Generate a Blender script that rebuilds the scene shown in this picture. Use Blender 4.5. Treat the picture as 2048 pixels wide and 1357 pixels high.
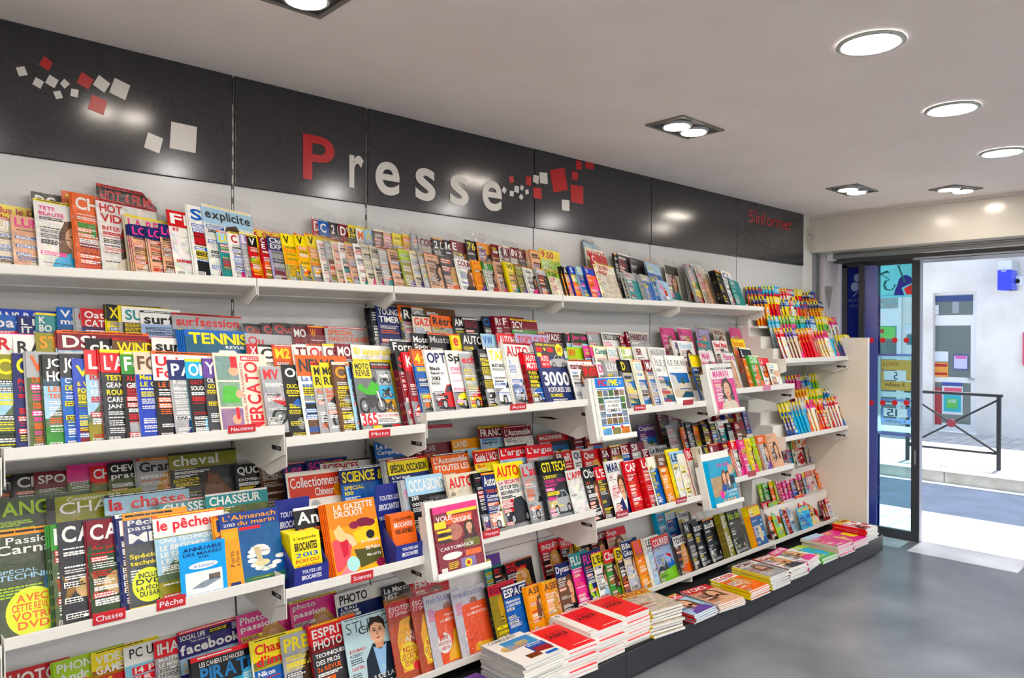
import bpy, math, random
from mathutils import Vector, Matrix
random.seed(7)
S = bpy.context.scene
for o in list(bpy.data.objects): bpy.data.objects.remove(o)
R = math.radians
# ------------------------------------------------------------ camera (fitted to the shop: 1.75 m eye height)
F_PX, YAW, PITCH, ROLL, DIST, EYE = 1485.77, 46.9948, -0.2596, 0.1172, 3.0331, 1.7507
fw = Vector((math.cos(R(YAW))*math.cos(R(PITCH)), math.sin(R(YAW))*math.cos(R(PITCH)), math.sin(R(PITCH))))
rt = Vector((math.sin(R(YAW)), -math.cos(R(YAW)), 0)); up = rt.cross(fw)
rt2 = rt*math.cos(R(ROLL)) + up*math.sin(R(ROLL)); up2 = -rt*math.sin(R(ROLL)) + up*math.cos(R(ROLL))
CAM = Vector((0, -DIST, EYE))
cd = bpy.data.cameras.new('camera'); co = bpy.data.objects.new('camera', cd); S.collection.objects.link(co)
cd.sensor_width = 36; cd.lens = F_PX*36/2048; cd.clip_start = .02
co.matrix_world = Matrix(((rt2.x, up2.x, -fw.x, CAM.x), (rt2.y, up2.y, -fw.y, CAM.y), (rt2.z, up2.z, -fw.z, CAM.z), (0, 0, 0, 1)))
S.camera = co
# ------------------------------------------------------------ world, sun, exposure
w = bpy.data.worlds.new('world'); S.world = w; w.use_nodes = True
bg = w.node_tree.nodes['Background']; bg.inputs[0].default_value = (.62, .78, 1, 1); bg.inputs[1].default_value = .46
sd = bpy.data.lights.new('sun', 'SUN'); sd.energy = 4.4; sd.angle = R(.6); sd.color = (1, .96, .9)
so = bpy.data.objects.new('sun', sd); S.collection.objects.link(so)
so.rotation_euler = Vector((.335, .012, .94)).to_track_quat('Z', 'Y').to_euler(); so.location = (12, 0, 9)
S.view_settings.view_transform = 'Standard'; S.view_settings.look = 'None'
S.view_settings.exposure = 1.34; S.view_settings.gamma = 1; S.view_settings.use_curve_mapping = False
LAMP_ROUND, LAMP_SPOT = 66.0, 24.0

# ------------------------------------------------------------ geometry of the photograph -> points in the shop
def ray(u, v): return fw + rt2*((u-1024)/F_PX) + up2*((678.5-v)/F_PX)
def hit(u, v, n, c):
    d = ray(u, v); return CAM + d*((c - n.dot(CAM))/n.dot(d))
def at_y(u, v, y): return hit(u, v, Vector((0, 1, 0)), y)
def at_x(u, v, x): return hit(u, v, Vector((1, 0, 0)), x)
def at_z(u, v, z): return hit(u, v, Vector((0, 0, 1)), z)

# ------------------------------------------------------------ colours
def lin(c): return c/12.92 if c <= .04045 else ((c+.055)/1.055)**2.4
PAL = dict(w='ECECE8', k='0D0D12', r='C8161D', b='2F67B8', y='F2DC1E', g='3E8E3A', o='E8692A', p='E8559A', n='1E2A66', c='36AEDC',
           s='A9ABAE', m='7C1B2C', v='6A4A9A', t='2C8A8C', e='D9CFB8', d='34363C', l='A6CF2F', h='E2208A', a='B3A8D6', q='6B4A33',
           i='A8CFE6', f='E0B090', z='F4F0DA', u='8C8A2E', j='2E4427', x='F09A14', B='1B3FB5', R='E2323A', G='58B84A')
NAME = dict(w='white', k='black', r='red', b='blue', y='yellow', g='green', o='orange', p='pink', n='navy', c='cyan', s='silver', m='maroon',
            v='violet', t='teal', e='beige', d='dark grey', l='lime', h='magenta', a='lavender', q='brown', i='pale blue', f='peach', z='cream',
            u='olive', j='dark green', x='amber', B='royal blue', R='scarlet', G='leaf green')
def rgb(c):
    if isinstance(c, tuple): return c[:3]
    h = PAL.get(c, c); return tuple(lin(int(h[i:i+2], 16)/255) for i in (0, 2, 4))

# ------------------------------------------------------------ materials
def mat(name, col='w', rough=.5, metal=0, spec=.5, coat=0, emit=None, es=0, alpha=1, trans=0):
    m = bpy.data.materials.new(name); m.use_nodes = True; b = m.node_tree.nodes['Principled BSDF']
    b.inputs['Base Color'].default_value = (*rgb(col), 1); b.inputs['Roughness'].default_value = rough
    b.inputs['Metallic'].default_value = metal; b.inputs['Specular IOR Level'].default_value = spec
    b.inputs['Coat Weight'].default_value = coat; b.inputs['Coat Roughness'].default_value = .12
    b.inputs['Alpha'].default_value = alpha; b.inputs['Transmission Weight'].default_value = trans
    if emit: b.inputs['Emission Color'].default_value = (*rgb(emit), 1); b.inputs['Emission Strength'].default_value = es
    return m
def nd(m, t, **k):
    n = m.node_tree.nodes.new(t)
    for a, v in k.items(): setattr(n, a, v)
    return n
def noise_mix(m, c1, c2, scale, detail=4, lo=.35, hi=.65, bump=0, coord='Object', bscale=None):
    nt = m.node_tree; L = nt.links; b = nt.nodes['Principled BSDF']
    tc = nd(m, 'ShaderNodeTexCoord'); n = nd(m, 'ShaderNodeTexNoise'); n.inputs['Scale'].default_value = scale; n.inputs['Detail'].default_value = detail
    r = nd(m, 'ShaderNodeValToRGB'); r.color_ramp.elements[0].position = lo; r.color_ramp.elements[1].position = hi
    r.color_ramp.elements[0].color = (*rgb(c1), 1); r.color_ramp.elements[1].color = (*rgb(c2), 1)
    L.new(tc.outputs[coord], n.inputs['Vector']); L.new(n.outputs[0], r.inputs[0]); L.new(r.outputs[0], b.inputs['Base Color'])
    if bump:
        n2 = nd(m, 'ShaderNodeTexNoise'); n2.inputs['Scale'].default_value = bscale or scale*4; n2.inputs['Detail'].default_value = 5
        L.new(tc.outputs[coord], n2.inputs['Vector']); bm = nd(m, 'ShaderNodeBump'); bm.inputs['Strength'].default_value = bump; bm.inputs['Distance'].default_value = .01
        L.new(n2.outputs[0], bm.inputs['Height']); L.new(bm.outputs[0], b.inputs['Normal'])
    return m
M_shelf = mat('white_powder_coat', 'E2E0D9', .32)
M_panel = mat('white_laminate_panel', 'C4C4C4', .22)
M_side = mat('cream_laminate', 'DCD4C4', .4)
M_band = noise_mix(mat('charcoal_lacquer', '403E43', .16, spec=.5), '313034', '39383C', 90, 2)
M_dark = mat('charcoal_laminate', '33343A', .35)
M_black = mat('black_void', '08080A', .7)
M_ceil = noise_mix(mat('ceiling_paint', 'EAE6E2', .85), 'EEE5E0', 'F2EAE6', 2.5, 3)
M_wall = mat('wall_paint', 'DDDBD6', .7)
M_beam = mat('beam_lacquer', 'DAD6CC', .18)
M_alu = mat('brushed_aluminium', 'A2A4A6', .35, metal=.8)
M_frame = mat('anthracite_frame', '3A3C42', .35)
M_red = mat('red_vinyl', 'B81A20', .3)
M_vinyl = mat('white_vinyl', 'D6D2CC', .35)
M_slot = mat('slotted_steel', 'C9C9C6', .4, metal=.3)
M_floor = noise_mix(mat('grey_vinyl_floor', '5C6068', .28), '62656C', '84868C', 2.2, 9, .3, .7, bump=.05, bscale=60)
M_road = noise_mix(mat('asphalt', '7E8794', .85), '38465C', '42506A', 3, 8, bump=.4, bscale=80)
M_plaster = noise_mix(mat('rough_plaster', 'E9E6E2', .9), 'DAD4D0', 'EFECEA', 1.6, 9, .3, .6, bump=.5, bscale=14)
M_curb = noise_mix(mat('kerb_stone', 'C9C2B6', .85), 'B9B2A4', 'D6D0C4', 5, 6, bump=.3)
M_dot = mat('red_dot_film', 'E22830', .4)
M_white2 = mat('bright_white_panel', 'F0F1F3', .4)
M_white = mat('white_plastic', 'ECEEF2', .3)
M_lampc = mat('cool_lamp_glass', 'w', emit='FFFAF5', es=LAMP_ROUND)
M_lampw = mat('warm_lamp_glass', 'w', emit='FFF2E2', es=LAMP_SPOT)
def paver_mat():
    m = mat('stone_pavers', 'D8D6D4', .8); nt = m.node_tree; L = nt.links; b = nt.nodes['Principled BSDF']
    tc = nd(m, 'ShaderNodeTexCoord'); br = nd(m, 'ShaderNodeTexBrick'); br.inputs['Scale'].default_value = 1
    br.inputs['Brick Width'].default_value = .34; br.inputs['Row Height'].default_value = .17; br.inputs['Mortar Size'].default_value = .006
    br.inputs['Color1'].default_value = (*rgb('E2DEDA'), 1); br.inputs['Color2'].default_value = (*rgb('C6C4C6'), 1); br.inputs['Mortar'].default_value = (*rgb('8F9298'), 1)
    nz = nd(m, 'ShaderNodeTexNoise'); nz.inputs['Scale'].default_value = 1.8; mp = nd(m, 'ShaderNodeMixRGB'); mp.inputs[0].default_value = .06
    L.new(tc.outputs['Object'], nz.inputs['Vector']); L.new(tc.outputs['Object'], mp.inputs[1]); L.new(nz.outputs[1], mp.inputs[2])
    L.new(mp.outputs[0], br.inputs['Vector']); L.new(br.outputs[0], b.inputs['Base Color'])
    return m
M_paver = paver_mat()
def print_mat():
    m = mat('printed_paper', 'w', .38); nt = m.node_tree; L = nt.links; b = nt.nodes['Principled BSDF']
    at = nd(m, 'ShaderNodeAttribute', attribute_name='Col'); tc = nd(m, 'ShaderNodeTexCoord'); oi = nd(m, 'ShaderNodeObjectInfo')
    n = nd(m, 'ShaderNodeTexNoise', noise_dimensions='4D'); n.inputs['Scale'].default_value = 38; n.inputs['Detail'].default_value = 4
    ml = nd(m, 'ShaderNodeMath', operation='MULTIPLY'); ml.inputs[1].default_value = 20
    L.new(oi.outputs['Random'], ml.inputs[0]); L.new(ml.outputs[0], n.inputs['W']); L.new(tc.outputs['Object'], n.inputs['Vector'])
    sx = nd(m, 'ShaderNodeVectorMath', operation='SCALE'); sx.inputs[3].default_value = 2.1
    su = nd(m, 'ShaderNodeVectorMath', operation='SUBTRACT'); su.inputs[1].default_value = (.17, .19, .2)
    gm = nd(m, 'ShaderNodeMixRGB'); gm.inputs[0].default_value = .62; L.new(n.outputs[1], gm.inputs[1]); L.new(n.outputs[0], gm.inputs[2]); L.new(gm.outputs[0], sx.inputs[0]); L.new(sx.outputs[0], su.inputs[0])
    mm = nd(m, 'ShaderNodeVectorMath', operation='MULTIPLY'); L.new(su.outputs[0], mm.inputs[0]); L.new(at.outputs['Color'], mm.inputs[1])
    mx = nd(m, 'ShaderNodeMixRGB'); L.new(at.outputs['Alpha'], mx.inputs[0]); L.new(at.outputs['Color'], mx.inputs[1]); L.new(mm.outputs[0], mx.inputs[2])
    hs = nd(m, 'ShaderNodeHueSaturation'); hs.inputs['Saturation'].default_value = 1.08; L.new(mx.outputs[0], hs.inputs['Color']); L.new(hs.outputs[0], b.inputs['Base Color']); b.inputs['Coat Weight'].default_value = .08; b.inputs['Coat Roughness'].default_value = .2; b.inputs['Specular IOR Level'].default_value = .3
    return m
M_print = print_mat()
def film_mat(name, tint, fac, rough, bump=0, col=None):
    m = bpy.data.materials.new(name); m.use_nodes = True; nt = m.node_tree; L = nt.links; nt.nodes.clear()
    out = nd(m, 'ShaderNodeOutputMaterial'); t = nd(m, 'ShaderNodeBsdfTransparent'); t.inputs[0].default_value = (*rgb(tint), 1)
    g = nd(m, 'ShaderNodeBsdfGlossy'); g.inputs['Roughness'].default_value = rough; mx = nd(m, 'ShaderNodeMixShader')
    if bump:
        tc = nd(m, 'ShaderNodeTexCoord'); n = nd(m, 'ShaderNodeTexNoise'); n.inputs['Scale'].default_value = 26; n.inputs['Detail'].default_value = 3; n.inputs['Distortion'].default_value = 1.5
        bm = nd(m, 'ShaderNodeBump'); bm.inputs['Strength'].default_value = bump; bm.inputs['Distance'].default_value = .02
        L.new(tc.outputs['Object'], n.inputs['Vector']); L.new(n.outputs[0], bm.inputs['Height']); L.new(bm.outputs[0], g.inputs['Normal'])
    lw = nd(m, 'ShaderNodeLayerWeight'); lw.inputs[0].default_value = .25
    ma = nd(m, 'ShaderNodeMath', operation='MULTIPLY_ADD'); ma.inputs[1].default_value = .35; ma.inputs[2].default_value = fac
    L.new(lw.outputs['Facing'], ma.inputs[0]); L.new(ma.outputs[0], mx.inputs[0]); L.new(t.outputs[0], mx.inputs[1])
    if col:
        d = nd(m, 'ShaderNodeBsdfDiffuse'); d.inputs[0].default_value = (*rgb(col), 1); m2 = nd(m, 'ShaderNodeMixShader'); m2.inputs[0].default_value = .5
        L.new(g.outputs[0], m2.inputs[1]); L.new(d.outputs[0], m2.inputs[2]); L.new(m2.outputs[0], mx.inputs[2])
    else: L.new(g.outputs[0], mx.inputs[2])
    L.new(mx.outputs[0], out.inputs[0]); return m
M_sleeve = film_mat('clear_plastic_film', 'FCFCFC', .035, .16, bump=.8)
M_glass = film_mat('door_glass', 'DDF2F4', .05, .02)
M_acryl = film_mat('clear_acrylic', 'EEF2F4', .12, .05)
M_bluefilm = film_mat('blue_film', 'C4D0FA', .45, .3, col='5470EC')
M_cyanfilm = film_mat('cyan_film', 'C4FAFC', .06, .2)
def backlit(name, col, f=.75):
    m = bpy.data.materials.new(name); m.use_nodes = True; nt = m.node_tree; L = nt.links; nt.nodes.clear()
    out = nd(m, 'ShaderNodeOutputMaterial'); t = nd(m, 'ShaderNodeBsdfTranslucent'); d = nd(m, 'ShaderNodeBsdfDiffuse'); x = nd(m, 'ShaderNodeMixShader')
    t.inputs[0].default_value = d.inputs[0].default_value = (*rgb(col), 1); x.inputs[0].default_value = f
    L.new(d.outputs[0], x.inputs[1]); L.new(t.outputs[0], x.inputs[2]); L.new(x.outputs[0], out.inputs[0]); return m
M_navy = backlit('navy_print', '27368E', .45)
M_fgls = mat('far_window_glass', '6F7A78', .15)

# ------------------------------------------------------------ mesh helpers
def link(name, me, m=None, parent=None):
    o = bpy.data.objects.new(name, me); S.collection.objects.link(o)
    if m and me: me.materials.append(m)
    if parent: o.parent = parent
    return o
def tag(o, label=None, cat=None, group=None, kind=None):
    if label: o['label'] = label
    if cat: o['category'] = cat
    if group: o['group'] = group
    if kind: o['kind'] = kind
    return o
def empty(name, loc=(0, 0, 0)):
    o = bpy.data.objects.new(name, None); S.collection.objects.link(o); o.location = loc; o.empty_display_size = .05; return o
class MB:
    def __init__(s): s.v = []; s.f = []; s.c = []
    def add(s, vs, fs, col=None, ph=0):
        k = len(s.v); s.v += [tuple(p) for p in vs]; s.f += [tuple(i+k for i in f) for f in fs]
        if col is not None: s.c += [(*rgb(col), ph)]*len(fs)
        return s
    def box(s, x0, y0, z0, x1, y1, z1, col=None, ph=0):
        if x0 > x1: x0, x1 = x1, x0
        if y0 > y1: y0, y1 = y1, y0
        if z0 > z1: z0, z1 = z1, z0
        return s.add([(x0,y0,z0),(x1,y0,z0),(x1,y1,z0),(x0,y1,z0),(x0,y0,z1),(x1,y0,z1),(x1,y1,z1),(x0,y1,z1)],
                     [(0,3,2,1),(4,5,6,7),(0,1,5,4),(1,2,6,5),(2,3,7,6),(3,0,4,7)], col, ph)
    def prism(s, pts, vec, col=None, ph=0):      # closed solid: polygon swept along vec
        n = len(pts); vec = Vector(vec); a = [Vector(p) for p in pts]; b = [p+vec for p in a]
        nrm = Vector((0, 0, 0))
        for i in range(n): nrm += a[i].cross(a[(i+1) % n])
        if nrm.dot(vec) > 0: a, b = b, a
        return s.add(a+b, [tuple(range(n)), tuple(range(2*n-1, n-1, -1))] + [(i, i+n, (i+1) % n+n, (i+1) % n) for i in range(n)], col, ph)
    def cyl(s, p, q, r, n=16, r2=None, col=None):
        p, q = Vector(p), Vector(q); d = (q-p).normalized(); a = d.orthogonal().normalized(); b = d.cross(a); r2 = r if r2 is None else r2
        vs = [p+(a*math.cos(t)+b*math.sin(t))*r for t in [2*math.pi*i/n for i in range(n)]] + [q+(a*math.cos(t)+b*math.sin(t))*r2 for t in [2*math.pi*i/n for i in range(n)]]
        return s.add(vs, [tuple(range(n-1, -1, -1)), tuple(range(n, 2*n))] + [(i, (i+1) % n, (i+1) % n+n, i+n) for i in range(n)], col)
    def mesh(s, name):
        me = bpy.data.meshes.new(name); me.from_pydata(s.v, [], s.f); me.update()
        if s.c:
            ca = me.color_attributes.new('Col', 'FLOAT_COLOR', 'CORNER'); buf = []
            for f, c in zip(s.f, s.c): buf += list(c)*len(f)
            ca.data.foreach_set('color', buf)
        return me
    def build(s, name, m, parent=None, bevel=0, smooth=False):
        o = link(name, s.mesh(name), m, parent)
        if bevel:
            b = o.modifiers.new('bevel', 'BEVEL'); b.width = bevel; b.segments = 2; b.limit_method = 'ANGLE'
        if smooth:
            for p in o.data.polygons: p.use_smooth = True
        return o
def box(name, m, a, b, parent=None, bevel=0): return MB().box(*a, *b).build(name, m, parent, bevel)
def struct(o): o['kind'] = 'structure'; return o

# ------------------------------------------------------------ lettering: glyphs as flat meshes
_g = {}
def glyph(ch, bold, res=3):
    k = (ch, bold, res)
    if k not in _g:
        def geo(t):
            c = bpy.data.curves.new('g', 'FONT'); c.body = t; c.resolution_u = res; c.offset = bold*.022; c.fill_mode = 'FRONT'
            o = bpy.data.objects.new('g', c); S.collection.objects.link(o); dg = bpy.context.evaluated_depsgraph_get(); dg.update()
            me = bpy.data.meshes.new_from_object(o.evaluated_get(dg)); vs = [(v.co.x, v.co.y) for v in me.vertices]; fs = [tuple(p.vertices) for p in me.polygons]
            bpy.data.objects.remove(o); bpy.data.meshes.remove(me); bpy.data.curves.remove(c); return vs, fs
        if ch == ' ': _g[k] = ([], [], .3)
        else:
            vs, fs = geo(ch); xs = [x for x, y in vs] or [0, .3]; x0 = min(xs)
            fs2 = []
            for f in fs:
                a = 0
                for i in range(len(f)):
                    (xa, ya), (xb, yb) = vs[f[i]], vs[f[(i+1) % len(f)]]; a += xa*yb-xb*ya
                fs2.append(f if a > 0 else f[::-1])
            _g[k] = ([(x-x0, y) for x, y in vs], fs2, max(xs)-x0+.075-bold*.02)
    return _g[k]
def text_geo(t, bold=1, res=3):
    vs, fs, x = [], [], 0
    for ch in t:
        gv, gf, adv = glyph(ch, bold, res); k = len(vs); vs += [(px+x, py) for px, py in gv]; fs += [tuple(i+k for i in f) for f in gf]; x += adv
    if not vs: return [], []
    x0 = min(p[0] for p in vs); x1 = max(p[0] for p in vs); y0 = min(p[1] for p in vs); y1 = max(p[1] for p in vs)
    return [((a-x0)/(x1-x0), (b-y0)/(y1-y0)) for a, b in vs], fs
def text_on(origin, ax, ay, an, t, m, name='lettering', parent=None, bold=0, thick=.0015):
    # letters as a thin solid on a plane: origin + box axes ax (width), ay (height), unit normal an
    vs, fs = text_geo(t, bold, 14); o, ax, ay, an = Vector(origin), Vector(ax), Vector(ay), Vector(an)
    mb = MB(); n = len(vs)
    V = [o+ax*x+ay*y for x, y in vs] + [o+ax*x+ay*y+an*thick for x, y in vs]
    E = {}
    for f in fs:
        for i in range(len(f)): E[(f[i], f[(i+1) % len(f)])] = 1
    side = [(a, b, b+n, a+n) for (a, b) in E if (b, a) not in E]
    mb.add(V, [f[::-1] for f in fs] + [tuple(i+n for i in f) for f in fs] + side)
    return mb.build(name, m, parent)

# ------------------------------------------------------------ printed covers
EPS = .00028
class Cover:
    """one magazine: local x = width, y = height, z = out of the cover"""
    def __init__(s, w, h, t, seed, bend=None):
        s.w, s.h, s.t = w, h, t; s.m = MB(); s.r = random.Random(seed); s.K = 8; s.n = 0
        s.bd = bend if bend is not None else s.r.uniform(-.003, .001)
        s.tab = [s.bd*math.sin(math.pi*k/s.K) for k in range(s.K+1)]
    def z(s, y):
        q = min(max(y, 0), .99999)*s.K; k = int(q); return s.tab[k]+(s.tab[k+1]-s.tab[k])*(q-k)
    def P(s, x, y, lay): return (x*s.w, y*s.h, s.t + s.z(y) + lay*EPS)
    def body(s, bgc, spine, back='e'):
        K, w, h, t = s.K, s.w, s.h, s.t
        for k in range(K):
            a, b = k/K, (k+1)/K; za, zb = s.tab[k], s.tab[k+1]; ya, yb = a*h, b*h
            s.m.add([(0,ya,t+za),(w,ya,t+za),(w,yb,t+zb),(0,yb,t+zb)], [(0,1,2,3)], bgc)
            s.m.add([(0,ya,za),(w,ya,za),(w,yb,zb),(0,yb,zb)], [(3,2,1,0)], back)
            s.m.add([(0,ya,za),(0,ya,t+za),(0,yb,t+zb),(0,yb,zb)], [(0,1,2,3)], spine)
            s.m.add([(w,ya,za),(w,ya,t+za),(w,yb,t+zb),(w,yb,zb)], [(3,2,1,0)], 'w')
        s.m.add([(0,h,0),(w,h,0),(w,h,t),(0,h,t)], [(3,2,1,0)], 'w'); s.m.add([(0,0,0),(w,0,0),(w,0,t),(0,0,t)], [(0,1,2,3)], 'w')
    def rect(s, x0, y0, x1, y1, c, lay=1, ph=0):
        x0, x1, y0, y1 = max(x0, 0), min(x1, 1), max(y0, 0), min(y1, 1)
        if x1 <= x0 or y1 <= y0: return
        ys = [y0] + [k/s.K for k in range(s.K+1) if y0 < k/s.K < y1] + [y1]
        vs = []
        for y in ys: vs += [s.P(x0, y, lay), s.P(x1, y, lay)]
        s.m.add(vs, [(2*i, 2*i+1, 2*i+3, 2*i+2) for i in range(len(ys)-1)], c, ph)
    def poly(s, pts, c, lay=2, ph=0):
        a = sum(pts[i][0]*pts[(i+1) % len(pts)][1]-pts[(i+1) % len(pts)][0]*pts[i][1] for i in range(len(pts)))
        if a < 0: pts = pts[::-1]
        s.m.add([s.P(min(max(x, 0), 1), min(max(y, 0), 1), lay) for x, y in pts], [tuple(range(len(pts)))], c, ph)
    def ell(s, cx, cy, rx, ry, c, lay=2, ph=0, n=14):
        s.poly([(cx+rx*math.cos(2*math.pi*i/n), cy+ry*math.sin(2*math.pi*i/n)) for i in range(n)], c, lay, ph)
    def text(s, t, x0, y0, x1, y1, c, lay=4, bold=1.1, rot=False, maxasp=None):
        vs, fs = text_geo(t, bold)
        if not vs: return
        if maxasp:      # keep short words from being stretched too wide
            wmax = (y1-y0)*s.h*maxasp*len(t)/s.w; x1 = min(x1, x0+wmax)
        V = [s.P(x1-(x1-x0)*b, y0+(y1-y0)*a, lay) if rot else s.P(x0+(x1-x0)*a, y0+(y1-y0)*b, lay) for a, b in vs]
        s.m.add(V, fs, c)
    def lines(s, x0, y1, x1, n, c, hh=.014, gap=.026, lay=3):
        y = y1
        for i in range(n):
            x = x0; end = x0+(x1-x0)*s.r.uniform(.55, 1)
            while x < end:
                wd = s.r.uniform(.03, .1)*(x1-x0)*2; s.rect(x, y-hh, min(x+wd, x1), y, c, lay); x += wd+.009
            y -= gap
    # ---- pictures
    def bust(s, x0, y0, x1, y1, coat='k', hair='q', shirt='w', skin='f', lay=2):
        X = lambda a: x0+(x1-x0)*a
        Y = lambda a: y0+(y1-y0)*a
        s.ell(X(.5), Y(.72), (x1-x0)*.25, (y1-y0)*.25, hair, lay, .3)
        s.poly([(X(.05), Y(0)), (X(.1), Y(.3)), (X(.35), Y(.42)), (X(.65), Y(.42)), (X(.92), Y(.28)), (X(1), Y(0))], coat, lay, .35)
        s.poly([(X(.4), Y(.36)), (X(.4), Y(.56)), (X(.6), Y(.56)), (X(.6), Y(.36))], skin, lay+1, .1)
        s.poly([(X(.36), Y(.42)), (X(.5), Y(.08)), (X(.64), Y(.42)), (X(.5), Y(.34))], shirt, lay+1, .1)
        s.ell(X(.5), Y(.66), (x1-x0)*.17, (y1-y0)*.2, skin, lay+1, .25)
        s.ell(X(.44), Y(.69), (x1-x0)*.025, (y1-y0)*.012, 'k', lay+2); s.ell(X(.57), Y(.69), (x1-x0)*.025, (y1-y0)*.012, 'k', lay+2)
        s.rect(X(.485), Y(.61), X(.515), Y(.67), 'A87858', lay+2); s.ell(X(.5), Y(.555), (x1-x0)*.05, (y1-y0)*.014, 'A83838', lay+2)
    def woman(s, x0, y0, x1, y1, coat='p', hair='q', lay=2):
        X = lambda a: x0+(x1-x0)*a
        Y = lambda a: y0+(y1-y0)*a
        s.poly([(X(.18), Y(.15)), (X(.22), Y(.7)), (X(.35), Y(.95)), (X(.6), Y(1)), (X(.8), Y(.75)), (X(.84), Y(.12))], hair, lay, .4)
        s.poly([(X(0), Y(0)), (X(.12), Y(.25)), (X(.4), Y(.38)), (X(.62), Y(.38)), (X(.9), Y(.25)), (X(1), Y(0))], coat, lay+1, .3)
        s.poly([(X(.42), Y(.3)), (X(.42), Y(.52)), (X(.6), Y(.52)), (X(.6), Y(.3))], 'D8A080', lay+2, .1)
        s.ell(X(.51), Y(.64), (x1-x0)*.18, (y1-y0)*.22, 'f', lay+2, .15)
        s.ell(X(.44), Y(.68), (x1-x0)*.03, (y1-y0)*.012, 'k', lay+3); s.ell(X(.58), Y(.68), (x1-x0)*.03, (y1-y0)*.012, 'k', lay+3)
        s.ell(X(.51), Y(.53), (x1-x0)*.06, (y1-y0)*.018, 'C04048', lay+3)
        s.poly([(X(.3), Y(.74)), (X(.34), Y(.92)), (X(.6), Y(.96)), (X(.72), Y(.74)), (X(.6), Y(.86)), (X(.42), Y(.86))], hair, lay+3, .3)
    def car(s, x0, y0, x1, y1, c='r', lay=2):
        X = lambda a: x0+(x1-x0)*a
        Y = lambda a: y0+(y1-y0)*a
        s.ell(X(.5), Y(.08), (x1-x0)*.5, (y1-y0)*.07, '2a2a2e', lay)
        s.poly([(X(0), Y(.15)), (X(.01), Y(.45)), (X(.12), Y(.58)), (X(.3), Y(.66)), (X(.42), Y(.93)), (X(.72), Y(.96)), (X(.88), Y(.68)), (X(1), Y(.56)), (X(.99), Y(.18)), (X(.6), Y(.08))], c, lay+1, .25)
        s.poly([(X(.34), Y(.66)), (X(.44), Y(.88)), (X(.58), Y(.9)), (X(.58), Y(.67))], '2c3640', lay+2, .4); s.poly([(X(.61), Y(.67)), (X(.61), Y(.9)), (X(.71), Y(.9)), (X(.82), Y(.68))], '2c3640', lay+2, .4)
        for q in (.24, .79):
            s.ell(X(q), Y(.2), (x1-x0)*.1, (y1-y0)*.2, 'k', lay+3); s.ell(X(q), Y(.2), (x1-x0)*.06, (y1-y0)*.12, 's', lay+4)
        s.poly([(X(.02), Y(.42)), (X(.1), Y(.46)), (X(.1), Y(.36)), (X(.02), Y(.34))], 'w', lay+3)
    def bike(s, x0, y0, x1, y1, c='r', lay=2):
        X = lambda a: x0+(x1-x0)*a
        Y = lambda a: y0+(y1-y0)*a
        for q, r_ in ((.18, .2), (.8, .22)):
            s.ell(X(q), Y(.22), (x1-x0)*r_*.95, (y1-y0)*.22, 'k', lay+1, n=18); s.ell(X(q), Y(.22), (x1-x0)*r_*.62, (y1-y0)*.145, '808488', lay+2, .6, n=16); s.ell(X(q), Y(.22), (x1-x0)*.04, (y1-y0)*.045, 'w', lay+3)
        s.poly([(X(.22), Y(.3)), (X(.35), Y(.6)), (X(.6), Y(.62)), (X(.7), Y(.28)), (X(.45), Y(.14))], '3a3a40', lay+2, .8)
        s.poly([(X(0), Y(.68)), (X(.15), Y(.82)), (X(.36), Y(.66)), (X(.55), Y(.84)), (X(.68), Y(.95)), (X(.84), Y(.72)), (X(.72), Y(.52)), (X(.5), Y(.5)), (X(.3), Y(.52))], c, lay+3, .3)
        s.poly([(X(.7), Y(.6)), (X(.76), Y(.6)), (X(.84), Y(.22)), (X(.78), Y(.22))], 'w', lay+4)
        s.poly([(X(.6), Y(.9)), (X(.7), Y(1)), (X(.78), Y(.88)), (X(.7), Y(.8))], '303036', lay+4)
    def art(s, code, bgc):
        r = s.r; k = code[0]; c = code[1:] or None
        if k == 'P': s.bust(.2, .02, 1, .76, coat=c or 'n')
        elif k == 'F': s.woman(.15, .02, .98, .78, coat=c or r.choice('prvt'), hair=r.choice(['q', '3a2418', 'C89850']))
        elif k == 'C':
            s.rect(0, .05, 1, .36, '8a8d92', 1, .6); s.car(.1, .1, .95, .5, c or 'r')
        elif k == 'B': s.bike(.12, .12, 1, .66, c or 'r')
        elif k == 'S':
            s.rect(0, 0, 1, .72, '1E5E9A', 1, .6)
            for i in range(9): s.ell(r.uniform(.2, .9), r.uniform(.1, .6), r.uniform(.06, .2), r.uniform(.01, .03), 'i', 2, .4)
            s.ell(.55, .3, .16, .2, 'D8C9A0', 2, .3)
        elif k == 'R':     # sportsman in full figure
            q = c or 'r'; x = r.uniform(.5, .66)
            s.ell(x, .66, .07, .055, 'f', 3, .2); s.ell(x, .69, .072, .035, '3a2418', 3, .2)
            s.poly([(x-.13, .6), (x+.14, .6), (x+.1, .36), (x-.08, .36)], q, 3, .3)
            s.poly([(x-.13, .6), (x-.26, .46), (x-.2, .43), (x-.08, .54)], 'f', 4, .2); s.poly([(x+.14, .6), (x+.28, .48), (x+.24, .44), (x+.08, .53)], 'f', 4, .2)
            s.poly([(x-.09, .37), (x+.11, .37), (x+.14, .25), (x+.02, .27), (x-.08, .24)], 'w', 4, .2)
            s.poly([(x-.08, .25), (x+.01, .26), (x-.06, .05), (x-.12, .05)], 'f', 3, .2); s.poly([(x+.05, .26), (x+.14, .25), (x+.22, .08), (x+.15, .06)], 'f', 3, .2)
        elif k == 'G':
            ph = 'brgyoktmqsu'
            for i in range(3):
                for j in range(3): s.rect(.06+.3*i, .06+.2*j, .34+.3*i, .24+.2*j, r.choice(ph), 2, .9)
        elif k == 'L':
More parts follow.
